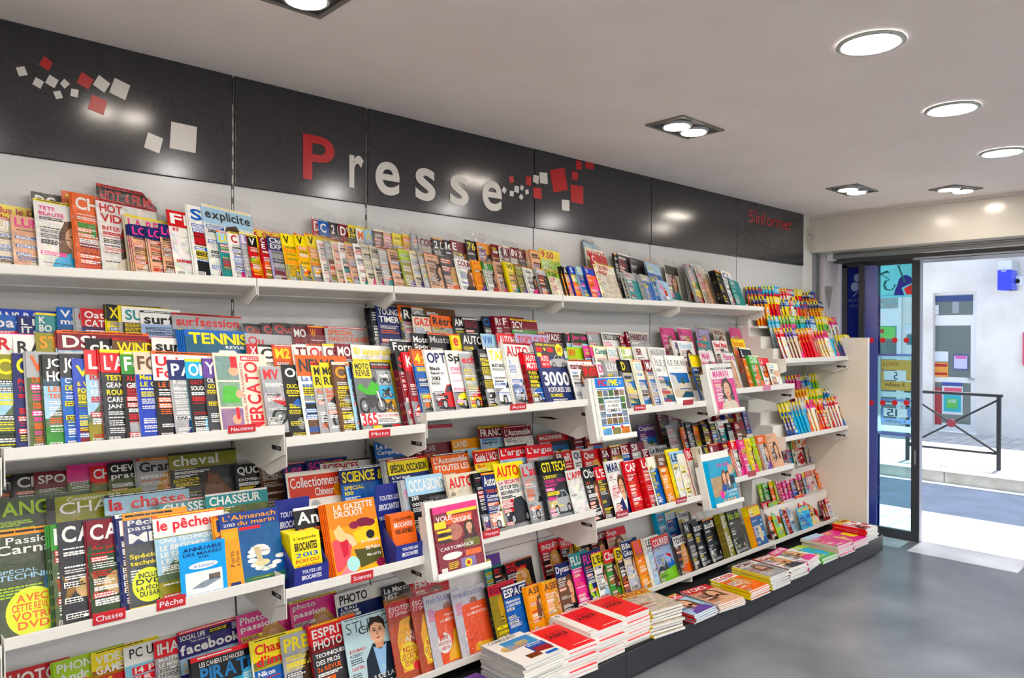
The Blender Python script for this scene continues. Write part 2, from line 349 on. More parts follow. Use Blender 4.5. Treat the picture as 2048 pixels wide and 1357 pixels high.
            s.rect(0, .3, 1, .74, 'i', 1, .4); s.rect(0, 0, 1, .34, c or 'u', 1, .8)
            s.poly([(0, .3), (.25, .5), (.45, .36), (.7, .56), (1, .34), (1, .28), (0, .26)], '5c7058', 2, .6)
        elif k == 'H':
            q = c or '7A4A28'
            s.rect(0, 0, 1, .74, r.choice(['5c6a3a', '30343a', '7a8a5a']), 1, .8)
            s.poly([(.42, 0), (.4, .3), (.5, .55), (.55, .68), (.6, .6), (.68, .62), (.72, .5), (.9, .28), (.88, .18), (.78, .16), (.66, .3), (.95, 0)], q, 2, .35)
            s.poly([(.36, 0), (.36, .32), (.48, .6), (.54, .64), (.5, .4), (.5, 0)], '2a1a12', 3, .4); s.ell(.66, .45, .02, .015, 'k', 4)
        elif k == 'I':
            s.rect(0, 0, 1, .74, c or '586848', 1, .8); s.ell(.55, .36, .36, .13, 'C8A878', 2, .6, n=18); s.poly([(.22, .36), (.02, .5), (.08, .36), (.02, .22)], '8a6a3a', 2, .6)
            s.poly([(.45, .48), (.6, .58), (.72, .46)], '7a5a30', 3, .5); s.ell(.78, .4, .025, .02, 'w', 4); s.ell(.78, .4, .012, .01, 'k', 5)
        elif k == 'W':
            s.rect(.05, .12, .95, .6, 'k' if 0 else '3C78B8', 1, .3); s.poly([(.05, .34), (.05, .58), (.36, .54), (.42, .4), (.42, .32)], 'C8C4BC', 2, .4)
            s.rect(.42, .33, .95, .42, 'D8CDB8', 2, .5); s.ell(.62, .44, .08, .07, '3a5a30', 3, .7); s.rect(.05, .2, .95, .33, 'B8A890', 2, .4); s.rect(.25, .12, .95, .25, '28566E', 3, .3)
        elif k == 'A':
            for i in range(7): s.ell(r.uniform(.1, .9), r.uniform(.1, .66), r.uniform(.08, .25), r.uniform(.05, .15), r.choice(c or 'ryobgp'), 2, .2)
        elif k == 'N': s.rect(0, 0, 1, .76, c or r.choice('sqdtub'), 1, 1)
        elif k == 'M':     # mountains
            s.rect(0, 0, 1, .78, '9DB4D8', 1); s.poly([(0, .26), (.22, .4), (.36, .3), (.52, .44), (.62, .28), (.62, .2), (0, .18)], '30343c', 2)
            s.poly([(.5, .22), (.66, .4), (.76, .34), (.86, .46), (1, .3), (1, .2)], '2E6BB8', 2); s.poly([(0, .2), (1, .28), (1, 0), (0, 0)], '7CBF3A', 3); s.ell(.4, .46, .05, .035, 'y', 3)
            s.poly([(.6, .6), (.9, .52), (.86, .46), (.64, .54)], 'r', 3)
    def standard(s, bgc, band, tc, title, art, heads='', photo=0):
        r = s.r
        if photo: s.rect(0, 0, 1, 1, bgc, .5, photo)
        elif r.random() < .65: s.rect(0, 0, 1, .82, bgc, .5, r.uniform(.45, .85))
        tl = title.split('/') if title else []
        hb = .2 if len(tl) < 2 else .14*len(tl)
        top = .965
        if band != '-': s.rect(0, 1-hb-.05, 1, 1, band, 1)
        if r.random() < .4: s.rect(0, .965, 1, 1, r.choice('yrwok'), 2); s.lines(.06, .99, .95, 1, r.choice('wky'), .012); top = .95
        if art and art != '-': s.art(art, bgc)
        hh = (hb-.02)/max(1, len(tl)); y = top
        for t in tl:
            s.text(t, .05, y-hh+.012, .95, y-.01, tc, 6, maxasp=.8); y -= hh
        light = tc if tc in 'wyzcoli' else 'w'
        if sum(rgb(bgc)) > 1.3 and not (art and art[0] in 'SLHIN'): light = 'k'
        acc = r.choice('yrwo') if light == 'w' else r.choice('rbkp')
        y = y-.04
        if heads:
            for t in heads.split('/'):
                cc = acc if t[0] != '*' else light; t = t.lstrip('*'); s.text(t, .06, y-.055, .06+min(.8, .062*len(t)), y, cc, 6); y -= .075
        while y > .12:
            q = r.random()
            if q < .3: s.rect(.04, y-.05, .04+r.uniform(.2, .4), y, acc, 5); s.lines(.055, y-.009, .38, 2, 'k' if acc in 'yw' else 'w', .014, .022, lay=6); y -= .065
            else: n = r.choice([1, 2, 3]); s.lines(.06, y, r.uniform(.38, .6), n, r.choice([light, light, acc]), r.choice([.009, .012, .016]), .021, 5); y -= .021*n+.014
            if r.random() < .25: y -= .08
        if r.random() < .5: s.rect(.04, .03, .2, .1, 'w', 5); [s.rect(.05+.02*i, .035, .06+.02*i, .095, 'k', 6) for i in range(7)]
    def sticker(s, cx, cy, rr, c, txts, tc='k'):
        s.ell(cx, cy, rr, rr*s.w/s.h, c, 7, n=26); n = len(txts); y = cy+rr*s.w/s.h*.72; hh = 1.44*rr*s.w/s.h/n
        for i, t in enumerate(txts):
            q = abs(i+.5-n/2)/n; ww = rr*(1.55-1.3*q)*.5*2*.55
            s.text(t, cx-ww, y-hh*.86, cx+ww, y, tc, 8); y -= hh
# ============================================================ THE ROOM
CEIL, BANDZ = 2.8133, 2.3651
XM = [0.383, 1.2414, 1.874, 2.974, 4.074, 5.174, 6.274]      # upright positions along the wall
DX = 6.851                                                    # sliding door plane
struct(box('floor', M_floor, (-3, -6, -.12), (DX+.05, .12, 0)))
cb = MB().box(-3, -6, CEIL, 7.35, .12, CEIL+.15); struct(cb.build('ceiling', M_ceil))
struct(box('wall_left', M_wall, (-3, 0, -.12), (6.62, .14, CEIL)))
struct(box('wall_right', M_wall, (-3, -6.14, -.12), (7.35, -6, CEIL)))
struct(box('wall_back', M_wall, (-3.14, -6.14, -.12), (-3, .14, CEIL)))
struct(box('wall_front', M_wall, (6.9, -6, -.12), (7.35, -5.6, CEIL)))
struct(box('trim_1', M_beam, (6.4534, -6, 2.495), (7.35, 0, CEIL), bevel=.004))          # soffit beam over the door
struct(box('trim_2', M_wall, (6.435, -6, CEIL-.02), (6.4534, 0, CEIL)))                   # bead where ceiling meets beam
m_ = MB(); m_.box(6.62, -.06, 0, 7.35, .14, 2.5); struct(m_.build('wall_front_pier', mat('pier_paint', 'D5D0D6', .6)))
struct(box('trim_3', M_alu, (6.56, -.03, 0), (6.6, 0, 2.49))); struct(box('trim_4', mat('grey_pipe', '8B8F92', .5), (6.5, -.022, .3), (6.52, 0, 2.49)))
# ---- laminate back panels with the slotted uprights between them
for i in range(-1, 6):
    x0 = (XM[i] if i >= 0 else -.717)+(.006 if i in (0, 1, 2) else .0035); x1 = XM[i+1]-(.006 if i+1 in (0, 1, 2) else .0035)
    o = box('back_panel', M_panel, (x0, -.02, .15), (x1, -.001, BANDZ-.002))
    names = ['left of the Nautisme bay', 'above and behind the Nautisme shelf', 'behind the Moto shelf', 'behind the Auto shelf', 'behind the Bricolage shelf', 'behind the family magazines', 'behind the puzzle magazines']
    tag(o, 'white laminate wall panel '+names[i+1], 'wall panel', 'laminate panels behind the racks')
for i in range(0, 6):
    m_ = MB(); x = XM[i]; root = empty('slotted_upright', (x, 0, .15))
    b_ = MB().box(-.003, -.016, 0, .003, -.001, CEIL-.16).build('channel', M_black, root)
    s_ = MB(); z = .02; lft = []; rgt = []; dh = .032 if i < 3 else .004
    while z < CEIL-.25:
        for zz, ww in ((z, .0003), (z, .0028), (z+dh, .0028), (z+dh, .0003)): lft.append((-ww, -.0162, zz)); rgt.append((ww, -.0162, zz))
        z += .058
    s_.prism(rgt+lft[::-1], (0, -.0035, 0)).build('slot_strip', M_slot if i < 3 else M_dark, root)
    tag(root, ['dashed upright strip at the far left bay', 'dashed upright strip left of the red P', 'dashed upright strip right of the letter r', 'thin dark upright strip after the last e', 'thin dark upright strip right of the red squares', 'thin dark upright strip left of the small red lettering'][i], 'rack upright', 'slotted uprights of the wall rack')
# ---- charcoal sign band
BY = -.032
bands = []
lb = ['left end charcoal sign panel', 'charcoal sign panel carrying white and red squares', 'charcoal sign panel with the red P and white r', 'charcoal sign panel with white letters e s s e', 'charcoal sign panel with scattered red squares', 'plain charcoal sign panel with no lettering', 'charcoal sign panel with small red lettering at the far end']
for i in range(-1, 6):
    x0 = (XM[i] if i >= 0 else -.717)+(.006 if i in (0, 1, 2) else .003); x1 = XM[i+1]-(.006 if i+1 in (0, 1, 2) else .003)
    o = box('charcoal_sign', M_band, (x0, BY+.002, BANDZ), (x1, -.022, CEIL-.001), bevel=.0012); tag(o, lb[i+1], 'sign', 'charcoal sign band under the ceiling'); bands.append(o)
def band_of(x):
    k = 0
    for i in range(-1, 6):
        if x >= (XM[i] if i >= 0 else -9): k = i+1
    return bands[k]
def decal(pts, m, name='square_decal'):
    P = [at_y(u, v, BY) for u, v in pts]; c = sum((p.x for p in P))/len(P)
    P = [(p.x, BY+.0018, min(p.z, CEIL-.002)) for p in P]
    MB().prism(P, (0, -.0012, 0)).build(name, m, band_of(c))
A_ = lambda q: [(x/3.392, y/3.392) for x, y in q]
B_ = lambda q: [(1000+x/3.103, 250+y/3.103) for x, y in q]
W_, R_ = M_vinyl, M_red
for q, m in [(A_([(108,458),(165,449),(189,508),(130,518)]), W_), (A_([(243,523),(299,555),(275,602),(220,570)]), W_), (A_([(337,505),(398,545),(370,598),(306,560)]), W_),
             (A_([(436,534),(475,569),(440,601),(407,567)]), W_), (A_([(361,623),(408,614),(427,663),(382,673)]), W_), (A_([(484,600),(534,610),(527,662),(477,650)]), W_),
             (A_([(672,508),(748,568),(708,630),(630,573)]), W_), (A_([(779,528),(884,580),(850,680),(741,626)]), W_), (A_([(1006,898),(1108,941),(1081,1042),(977,1000)]), W_),
             (A_([(1163,825),(1337,862),(1327,1039),(1151,1004)]), W_), (A_([(301,380),(359,425),(330,482),(264,436)]), R_), (A_([(556,487),(636,540),(600,607),(520,560)]), R_), (A_([(625,640),(730,688),(703,782),(596,738)]), R_),
             (B_([(11,408),(24,383),(43,402),(30,428)]), W_), (B_([(62,408),(87,412),(84,445),(61,440)]), W_), (B_([(91,378),(118,382),(117,424),(90,415)]), W_), (B_([(131,372),(149,384),(141,408),(125,398)]), W_),
             (B_([(157,403),(177,401),(179,428),(160,432)]), W_), (B_([(130,427),(147,446),(134,467),(118,448)]), W_), (B_([(56,322),(82,315),(89,355),(64,362)]), R_), (B_([(162,320),(195,322),(192,380),(160,368)]), R_),
             (B_([(208,308),(243,318),(238,370),(206,352)]), W_), (B_([(246,294),(294,298),(297,368),(249,362)]), W_), (B_([(208,388),(258,393),(260,460),(209,455)]), R_), (B_([(310,280),(400,264),(422,402),(333,420)]), R_),
             (B_([(474,217),(508,230),(507,282),(472,272)]), R_), (B_([(529,219),(582,231),(583,278),(531,268)]), R_), (B_([(447,287),(486,293),(482,345),(446,338)]), R_), (B_([(438,370),(516,380),(518,493),(442,478)]), R_), (B_([(384,463),(431,468),(432,535),(386,530)]), W_)]: decal(q, m)
def sign_letter(t, u0, v0, u1, v1, m, bold=0):
    um = (u0+u1)/2; a = at_y(u0, (v0+v1)/2, BY).x; b = at_y(u1, (v0+v1)/2, BY).x; zt = at_y(um, v0, BY).z; zb = at_y(um, v1, BY).z
    o = text_on((a, BY+.0005, zb), (b-a, 0, 0), (0, 0, zt-zb), (0, -1, 0), t, m, 'lettering', band_of((a+b)/2), bold); return o
sign_letter('P', 606, 273, 668.5, 362, R_, .8); sign_letter('r', 698.6, 311, 727, 377, W_, .8); sign_letter('e', 751, 324, 799, 390.5, W_, .8)
sign_letter('s', 831, 337, 870.6, 402, W_, .8); sign_letter('s', 900, 351, 937, 411.5, W_, .8); sign_letter('e', 964.4, 362, 1003.4, 421.8, W_, .8)
sign_letter("S'informer", 1498, 428, 1584, 453, R_, -.4)

# ============================================================ SHELVES
SIGN = ['Nautisme', 'Moto', 'Auto', 'Bricolage', 'family']
def shelf(x0, x1, yl, zl, lip, kind, label, tiers=True, endp=True):
    root = empty('rack_shelf', (x0, 0, zl)); L = x1-x0; g = .002
    m1 = MB(); a = (-.0, zl)
    m1.prism([(g, -.0225, -lip-.045), (g, -.0225, -lip-.03), (g, yl, -lip+.012), (g, yl, -lip-.002)], (L-2*g, 0, 0)).build('shelf_board', M_shelf, root)
    MB().box(g, yl-.004, -lip, L-g, yl+.004, 0).build('front_lip', M_shelf, root, bevel=.0015)
    if endp:
        for xx in ((.0025, L-.0055) if kind != 'end' else (.0025, L-.0055)):
            d = -yl; m2 = MB()
            pts = [(xx, yl, -.002), (xx, yl-.008, -.022*1-.085*(d/.49)), (xx, yl+.25*d, -.155*(d/.49)**.6), (xx, -.0225, -.1*(d/.49)**.6), (xx, -.0225, -.02)]
            if zl < .3: pts = [(xx, yl, -.002), (xx, yl-.006, -.06), (xx, yl+.1, -.088), (xx, -.0225, -.085), (xx, -.0225, -.02)]
            bk = MB().prism(pts, (.003, 0, 0)).build('bracket', M_shelf, root)
            if d > .4 and xx > .1:
                MB().box(xx-.0008, yl+.02, -.098, xx+.0038, yl+.095, -.082).build('slot', M_black, bk)
                MB().box(xx-.0012, yl+.03, -.094, xx+.0042, yl+.06, -.085).build('clip', M_alu, bk)
    if tiers:
        for k, (y0, y1, zz) in enumerate(tiers):
            MB().prism([(g, y0, -lip-.03), (g, y0, zz), (g, y1, zz), (g, y1, -lip-.03)], (L-2*g, 0, 0)).build('display_step', M_shelf, root)
    return tag(root, label, 'shelf', 'white tiered rack shelves')
ZB = -.032
T2 = [(-.315, -.165, .075), (-.165, -.024, .185)]
Z2 = [1.424, 1.378, 1.424, 1.352, 1.41]; Z3 = [.878, .822, .842, .775, .828]
shelf(XM[0]-1.1, XM[0], -.49, 1.40, .035, '', 'white rack shelf bay cut off at the left edge, upper', None)
shelf(XM[0]-1.1, XM[0], -.49, .86, .035, '', 'white rack shelf bay cut off at the left edge, lower', None)
lab1 = ['top white shelf over the sports magazines, leftmost bay', 'short top white shelf below the red P', 'top white shelf below the white letters', 'top white shelf below the red squares', 'top white shelf right end beside the puzzle magazines']
lab2 = ['white tiered shelf with the Nautisme tag', 'short white tiered shelf with the Moto tag', 'white tiered shelf with the Auto tag', 'white tiered shelf with the Bricolage tag', 'white tiered shelf of family and recipe magazines']
lab3 = ['white tiered shelf with Chasse and Pêche tags', 'short white tiered shelf with the Sciences tag', 'white tiered shelf with the Voyages tag', 'white tiered shelf with the Bourse tag', 'white tiered shelf right of the blue magazine rack']
lab4 = ['bottom white shelf of computer magazines', 'bottom white shelf of photo magazines', 'bottom white shelf of meditation and Asian magazines', 'bottom white shelf of news and comic magazines', 'bottom white shelf of dark car and deco magazines', "bottom white shelf of children's magazines at the right end"]
shelf(XM[0]-1.1, XM[0], -.248, 1.972, .03, '', 'top white shelf cut off at the left edge', None)
T4 = [(-.2, -.024, .12)]
for i in range(5):
    shelf(XM[i], XM[i+1], -.248, 1.972, .03, '', lab1[i], [(-.12, -.024, .02)])
    shelf(XM[i], XM[i+1], -.49, Z2[i], .035, '', lab2[i], T2)
    shelf(XM[i], XM[i+1], -.49, Z3[i], .035, '', lab3[i], T2)
for i in range(6): shelf(XM[i], XM[i+1]-(.025 if i == 5 else 0), -.35, .24, .03, '', lab4[i], T4 if i < 5 else False, endp=i < 5)
for i in range(5):
    a, b = XM[i]+.006, XM[i+1]-.003; root = empty('sloped_back', (a, 0, .25)); L = b-a; m1 = MB(); m2 = MB()
    m1.prism([(0, -.112, .02), (0, -.108, .02), (0, -.056, .345), (0, -.06, .345)], (L, 0, 0)).build('lower_panel', M_white2, root)
    m2.prism([(0, -.059, .348), (0, -.055, .348), (0, -.023, .55), (0, -.027, .55)], (L, 0, 0)).build('upper_panel', M_white2, root)
    tag(root, 'sloping white panel behind the '+['computer magazines', 'photo magazines', 'meditation and Asian magazines', 'news and comic magazines', 'dark car magazines'][i], 'display panel', 'sloping white panels behind the bottom shelf')
TE = [(-.325, -.225, .07), (-.225, -.125, .16), (-.125, -.024, .25)]
shelf(XM[5], XM[6]-.005, -.42, 1.588, .035, 'end', 'upper white stepped shelf of puzzle magazines at the right end', TE)
shelf(XM[5], XM[6]-.005, -.42, 1.012, .035, 'end', 'lower white stepped shelf of puzzle magazines at the right end', TE)
# cream end cheek with white edging
root = empty('end_panel', (6.276, 0, .15)); tag(root, 'tall cream end panel with bright white edge beside the door', 'end panel')
MB().prism([(0, -.0, 0), (0, -.572, 0), (0, -.572, 1.589), (0, -.0, 1.589)], (.024, 0, 0)).build('board', M_side, root)
box('edge_band', M_white, (-.001, -.577, 0), (.025, -.572, 1.59), root)
# plinth
root = empty('display_plinth', (-.7, 0, 0)); tag(root, 'long low charcoal plinth carrying the magazine stacks', 'plinth')
box('top_board', M_black, (0, -.69, .135), (6.974, -.03, .15), root)
for a, b in zip([-.717]+XM[:-1], XM[1:] if False else XM):
    box('front_panel', M_dark, (a+.7+.0015, -.6955, .022), (b+.7-.0015, -.683, .15), root, bevel=.001)
box('kick_base', M_black, (.02, -.66, 0), (6.94, -.03, .135), root)
box('end_cap', M_dark, (6.974, -.694, .022), (6.985, -.03, .15), root)

struct(box('wall_front_base', M_wall, (6.95, -5.6, 0), (7.3, -3.45, .4))); struct(box('wall_front_pillar', M_wall, (6.9, -3.6, 0), (7.35, -3.4, CEIL)))
wn = struct(box('window_1', M_frame, (7.05, -5.6, .4), (7.15, -3.6, .46))); box('window_glass', M_glass, (7.09, -5.6, .46), (7.11, -3.6, 2.495), wn)  # unseen shop window, added to let more daylight into the room
# ============================================================ CEILING LIGHTS
def round_light(x, y, label, group='round recessed downlights'):
    root = empty('round_downlight', (x, y, CEIL)); n = 40; m1 = MB(); vs = []; prof = [(.112, -.001), (.116, -.009), (.104, -.014), (.092, -.008), (.086, -.0015)]
    for r_, z in prof: vs += [(r_*math.cos(2*math.pi*i/n), r_*math.sin(2*math.pi*i/n), z) for i in range(n)]
    fs = []
    for k in range(len(prof)-1):
        for i in range(n): fs.append((k*n+i, k*n+(i+1) % n, (k+1)*n+(i+1) % n, (k+1)*n+i))
    m1.add(vs, fs).build('rim', M_alu if 0 else mat_rim, root, smooth=True)
    MB().cyl((0, 0, -.0075), (0, 0, -.001), .088, 40).build('diffuser', M_lampc, root)
    for a in (.6, 2.7, 4.8): MB().box(.078*math.cos(a)-.004, .078*math.sin(a)-.004, -.0125, .078*math.cos(a)+.008, .078*math.sin(a)+.003, -.0085).build('clip', M_frame, root)
    return tag(root, label, 'ceiling light', group)
mat_rim = mat('downlight_rim', 'B9BDBB', .4)
for x, y, l in [(2.775, -1.951, 'large round ceiling downlight nearest the camera'), (3.85, -1.899, 'round ceiling downlight in the middle of the row of three'), (4.965, -1.83, 'round ceiling downlight cut by the right edge of the photo')]: round_light(x, y, l)
for x in (-1.6, -.55, .55, 1.65): round_light(x, -2.0, 'round ceiling downlight overhead, out of the frame')
for yy in (-3.15, -4.3, -5.4):  # unseen lamp rows added to throw more light onto the shelves
    for x in (-1.5, -.1, 1.3, 2.7, 4.1, 5.5): round_light(x, yy, 'added round fill downlight on the unseen side of the room')
def spot_light(x, y, label, n=2, sx=.37, sy=.225, rz=0):
    root = empty('square_spotlight', (x, y, CEIL)); root.rotation_euler = (0, 0, rz); m1 = MB(); a, b = sx/2, sy/2; t = .02
    for q in [(-a, -b, a, -b+t), (-a, b-t, a, b), (-a, -b+t, -a+t, b-t), (a-t, -b+t, a, b-t)]: m1.box(q[0], q[1], -.008, q[2], q[3], -.0005)
    m1.build('frame', M_frame2, root); box('recess', M_dark, (-a+t, -b+t, -.004), (a-t, b-t, -.0005), root)
    for k in range(n):
        cx = (k-(n-1)/2)*.15
        h = MB().cyl((cx, 0, -.016), (cx, 0, -.004), .072, 28, .078).build('lamp_ring', M_alu, root); MB().cyl((cx, 0, -.0185), (cx, 0, -.016), .062, 28).build('bulb', M_lampw, h)
    return tag(root, label, 'ceiling light', 'square twin spotlights in the ceiling')
M_frame2 = mat('spotlight_frame', '77756F', .5)
spot_light(1.04, -.89, 'square twin spotlight cut by the top edge of the photo'); spot_light(3.22, -.868, 'square twin spotlight above the red sign squares')
spot_light(5.46, -.78, 'square twin spotlight near the small red lettering'); spot_light(5.97, -1.3, 'small bright spotlight just in front of the door beam', 2, .3, .2, R(-20))
spot_light(-1.2, -.89, 'square twin spotlight behind the camera')

# ============================================================ DOOR
root = empty('sliding_door', (DX, 0, 0)); tag(root, 'anthracite sliding glass door leaf with red dots and jackpot posters', 'door')
X = lambda u, v: at_x(u, v, DX)
def fr(name, y0, y1, z0, z1, m=M_frame, x0=-.02, x1=.02): return box(name, m, (x0, y0, z0), (x1, y1, z1), root)
fr('lead_stile', -.785, -.718, .0, 2.40); fr('top_rail', -.718, -.42, 2.375, 2.42); fr('bottom_rail', -.718, -.33, 0, .075); fr('rear_stile', -.322, -.273, 0, 2.40)
fr('glass_pane', -.718, -.432, .075, 2.385, M_glass, -.004, .004)
fr('blue_strip', -.432, -.322, .075, 2.385, M_bluefilm, -.005, .005)
fr('blue_bar', -.718, -.432, 1.58, 1.60, M_bluefilm, -.007, -.004); fr('blue_bar', -.725, -.432, .885, .915, M_bluefilm, -.007, -.004)
h_ = MB().cyl((-.03, -.752, .66), (-.03, -.752, .78), .009, 12).build('lock_handle', M_alu, root)
fr('seal', -.79, -.785, 0, 2.4, mat('door_seal', '8F98AC', .4), -.03, .03)
for vv in (681, 806):
    for uu in (1743, 1766, 1790, 1813.5):
        p = X(uu, vv); MB().cyl((-.0075, p.y, p.z), (-.0055, p.y, p.z), .0235, 20).build('red_dot', M_dot, root)
# mirrored "13" film and clipped emblem on the upper pane (seen from behind the glass)
fr('cyan_film', -.718, -.432, 2.09, 2.385, M_cyanfilm, -.0065, -.0045)
def pane_poly(pts, m, name, dx=-.0085, th=.0015, par=None):
    P = [(dx, X(u, v).y, X(u, v).z) for u, v in pts]; return MB().prism(P, (th, 0, 0)).build(name, m, par or root)
P6 = lambda q: [(1640+x/6.168, 500+y/6.168) for x, y in q]
pane_poly(P6([(915,560),(930,500),(955,440),(975,370),(1005,330),(1045,312),(1095,318),(1134,345),(1136,410),(1010,470),(1045,560)]), mat('emblem_blue', '2A2FA8', .4), 'emblem')
pane_poly(P6([(1040,480),(1134,425),(1136,553),(1070,553)]), mat('emblem_red', 'DE2F38', .4), 'emblem', -.0095)
M_teal = mat('teal_print', '1F7E88', .4)
pane_poly(P6([(948,200),(1005,188),(988,210),(1065,400),(1040,412),(968,215)]), M_teal, 'numeral', -.0105)
pane_poly(P6([(725,300),(838,253),(876,298),(838,283),(768,304),(870,368),(868,378),(760,312)]), M_teal, 'numeral', -.0105)
pane_poly(P6([(870,368),(800,385),(782,440),(800,490),(850,508),(905,495),(938,455),(935,425),(912,430),(918,460),(880,492),(835,485),(812,440),(826,395)]), M_teal, 'numeral', -.0105)
# jackpot posters on the pane, mirrored because they face the street
M_pw = mat('poster_white', 'DDE6F2', .5); M_pb = mat('poster_blue', '5F7FA8', .5)
pr_ = fr('poster', -.7235, -.7225, .918, 1.575, M_alu, .006, .009)
def blk(u0, v0, u1, v1, m, n='poster_panel'):
    a, b = X(u0, v0), X(u1, v1); return box(n, m, (.006, a.y, b.z), (.009, b.y, a.z), pr_)
q0, q1, q2, q3, q4 = backlit('poster_holder', 'F4FCFD', .9), backlit('poster_yellow', 'FADC98', .9), backlit('poster_window', 'FFFFFF', .9), backlit('poster_navy', 'B4CAEC', .9), backlit('poster_clock', 'B8D8E8')
for a in [(1755, 712, 1761, 867, q0), (1822, 712, 1827, 867, q0), (1761, 712, 1822, 720, q0), (1761, 783, 1822, 797, q0), (1761, 805, 1822, 812, q0), (1761, 850, 1822, 867, q0), (1761, 720, 1822, 742, q1), (1761, 742, 1767, 762, q1), (1812, 742, 1822, 762, q1),
          (1767, 742, 1812, 762, q2), (1761, 762, 1822, 783, q1), (1761, 797, 1822, 805, q3), (1761, 812, 1822, 816, q3), (1761, 816, 1766, 836, q3), (1814, 816, 1822, 836, q3), (1766, 816, 1814, 836, q2), (1761, 836, 1822, 850, q3)]: blk(*a)
def mirrored(t, u0, v0, u1, v1, m):
    a, b = X(u0, v0), X(u1, v1); text_on((.0055, b.y, b.z), (0, a.y-b.y, 0), (0, 0, a.z-b.z), (-1, 0, 0), t, m, 'lettering', pr_, .3)
mirrored('5', 1787, 745, 1795, 760, M_pb); mirrored('15', 1773, 818, 1794, 834, M_pb)
def straight(t, u0, v0, u1, v1, m, par, dx): 
    a, b = X(u0, v0), X(u1, v1); text_on((dx, a.y, b.z), (0, b.y-a.y, 0), (0, 0, a.z-b.z), (-1, 0, 0), t, m, 'lettering', par, .3)
straight('millions €', 1769, 764, 1810, 775, mat('poster_rust', 'B0624A', .5), pr_, .0055); straight('millions €', 1769, 838, 1813, 848, mat('poster_gold', 'D8C070', .5), pr_, .0055)
straight('LOTO', 1766, 725, 1796, 733, mat('poster_orange', 'E06A3A', .5), pr_, .0055)
# fixed leaf behind with the navy print and clover
root2 = empty('fixed_door_leaf', (DX+.06, 0, 0)); tag(root2, 'fixed navy blue door leaf printed with a pale clover', 'door')
box('frame', M_frame, (-.02, -.145, 0), (.02, -.1, 2.40), root2); box('print_panel', M_navy, (-.006, -.43, .03), (.006, -.145, 2.38), root2); box('top_frame', M_frame, (-.02, -.43, 2.38), (.02, -.1, 2.42), root2)
M_clov = mat('clover_print', '8294C2', .4); M_ctxt = mat('navy_lettering', '56628F', .4)
XX = lambda u, v: at_x(u, v, DX+.053)
for cx, cy, rx, ry in [(463, 345, 48, 55), (432, 455, 55, 62), (598, 385, 42, 58), (540, 490, 48, 48), (515, 390, 34, 40), (515, 450, 30, 40)]:
    c = XX(1640+cx/6.168, 500+cy/6.168); n = 18; P = [(-.0085, c.y+rx*.00068*math.cos(2*math.pi*i/n), c.z+ry*.00068*math.sin(2*math.pi*i/n)) for i in range(n)]
    MB().prism(P, (.002, 0, 0)).build('clover_leaf', M_clov, root2)
P = [XX(1640+x/6.168, 500+y/6.168) for x, y in [(400, 575), (412, 578), (470, 520), (462, 512)]]; MB().prism([(-.0085, p.y, p.z) for p in P], (.002, 0, 0)).build('clover_stem', M_clov, root2)
for t, a, b in [('FRANÇAISE', (350, 608), (658, 645)), ('DES JEUX', (372, 676), (635, 712))]:
    p, q = XX(1640+a[0]/6.168, 500+a[1]/6.168), XX(1640+b[0]/6.168, 500+b[1]/6.168); text_on((-.0085, p.y, q.z), (0, q.y-p.y, 0), (0, 0, p.z-q.z), (-1, 0, 0), t, M_ctxt, 'lettering', root2, 0)
r3 = empty('sliding_door', (DX, 0, 0)); tag(r3, 'second sliding glass door leaf beyond the right edge of the photo', 'door')
box('lead_stile', M_frame, (-.02, -1.63, 0), (.02, -1.56, 2.4), r3); box('glass_pane', M_glass, (-.004, -2.3, .07), (.004, -1.63, 2.38), r3); box('rear_stile', M_frame, (-.02, -2.36, 0), (.02, -2.3, 2.4), r3); box('bottom_rail', M_frame, (-.02, -2.3, 0), (.02, -1.63, .07), r3)
r4 = empty('fixed_door_leaf', (DX+.06, 0, 0)); tag(r4, 'second fixed door leaf beyond the right edge of the photo', 'door'); box('print_panel', M_navy, (-.006, -3.4, 0), (.006, -2.3, 2.4), r4)
hd = empty('door_header', (DX, 0, 0)); tag(hd, 'dark header rail carrying the sliding door under the beam', 'door header')
box('housing', mat('header_grey', '5B5B59', .5), (-.045, -6+2.6, 2.42), (.1, -.06, 2.4945), hd); box('track', M_alu, (-.2, -3.4, 2.445), (-.14, -.06, 2.475), hd)
box('motor_cap', M_white, (-.215, -.12, 2.43), (-.13, -.07, 2.4945), hd)
struct(box('trim_5', mat('jamb_paint', 'B9BFCE', .5), (7.0, -.11, 0), (7.35, -.06, 2.5))); struct(box('trim_6', M_frame, (7.0, -3.4, 2.42), (7.35, -.06, 2.495)))

# ============================================================ STREET
def out(name, m, a, b, bevel=0): return struct(box(name, m, a, b, None, bevel))
out('ground_pavement_near', M_paver, (DX+.05, -12, -.12), (8.1, 12, 0))
out('ground_road', M_road, (8.1, -14, -.12), (10.05, 14, -.05)); out('ground_gutter_line', mat('gutter_stone', 'E4E6EA', .8), (9.93, -14, -.049), (10.06, 14, -.04))
for i in range(-8, 9): out('kerb', M_curb, (10.06, i*1.0+.004, -.1), (10.2, i*1.0+.996, .1), .008)
out('ground_pavement_far', M_paver, (10.2, -14, -.1), (14.3, 14, .1))
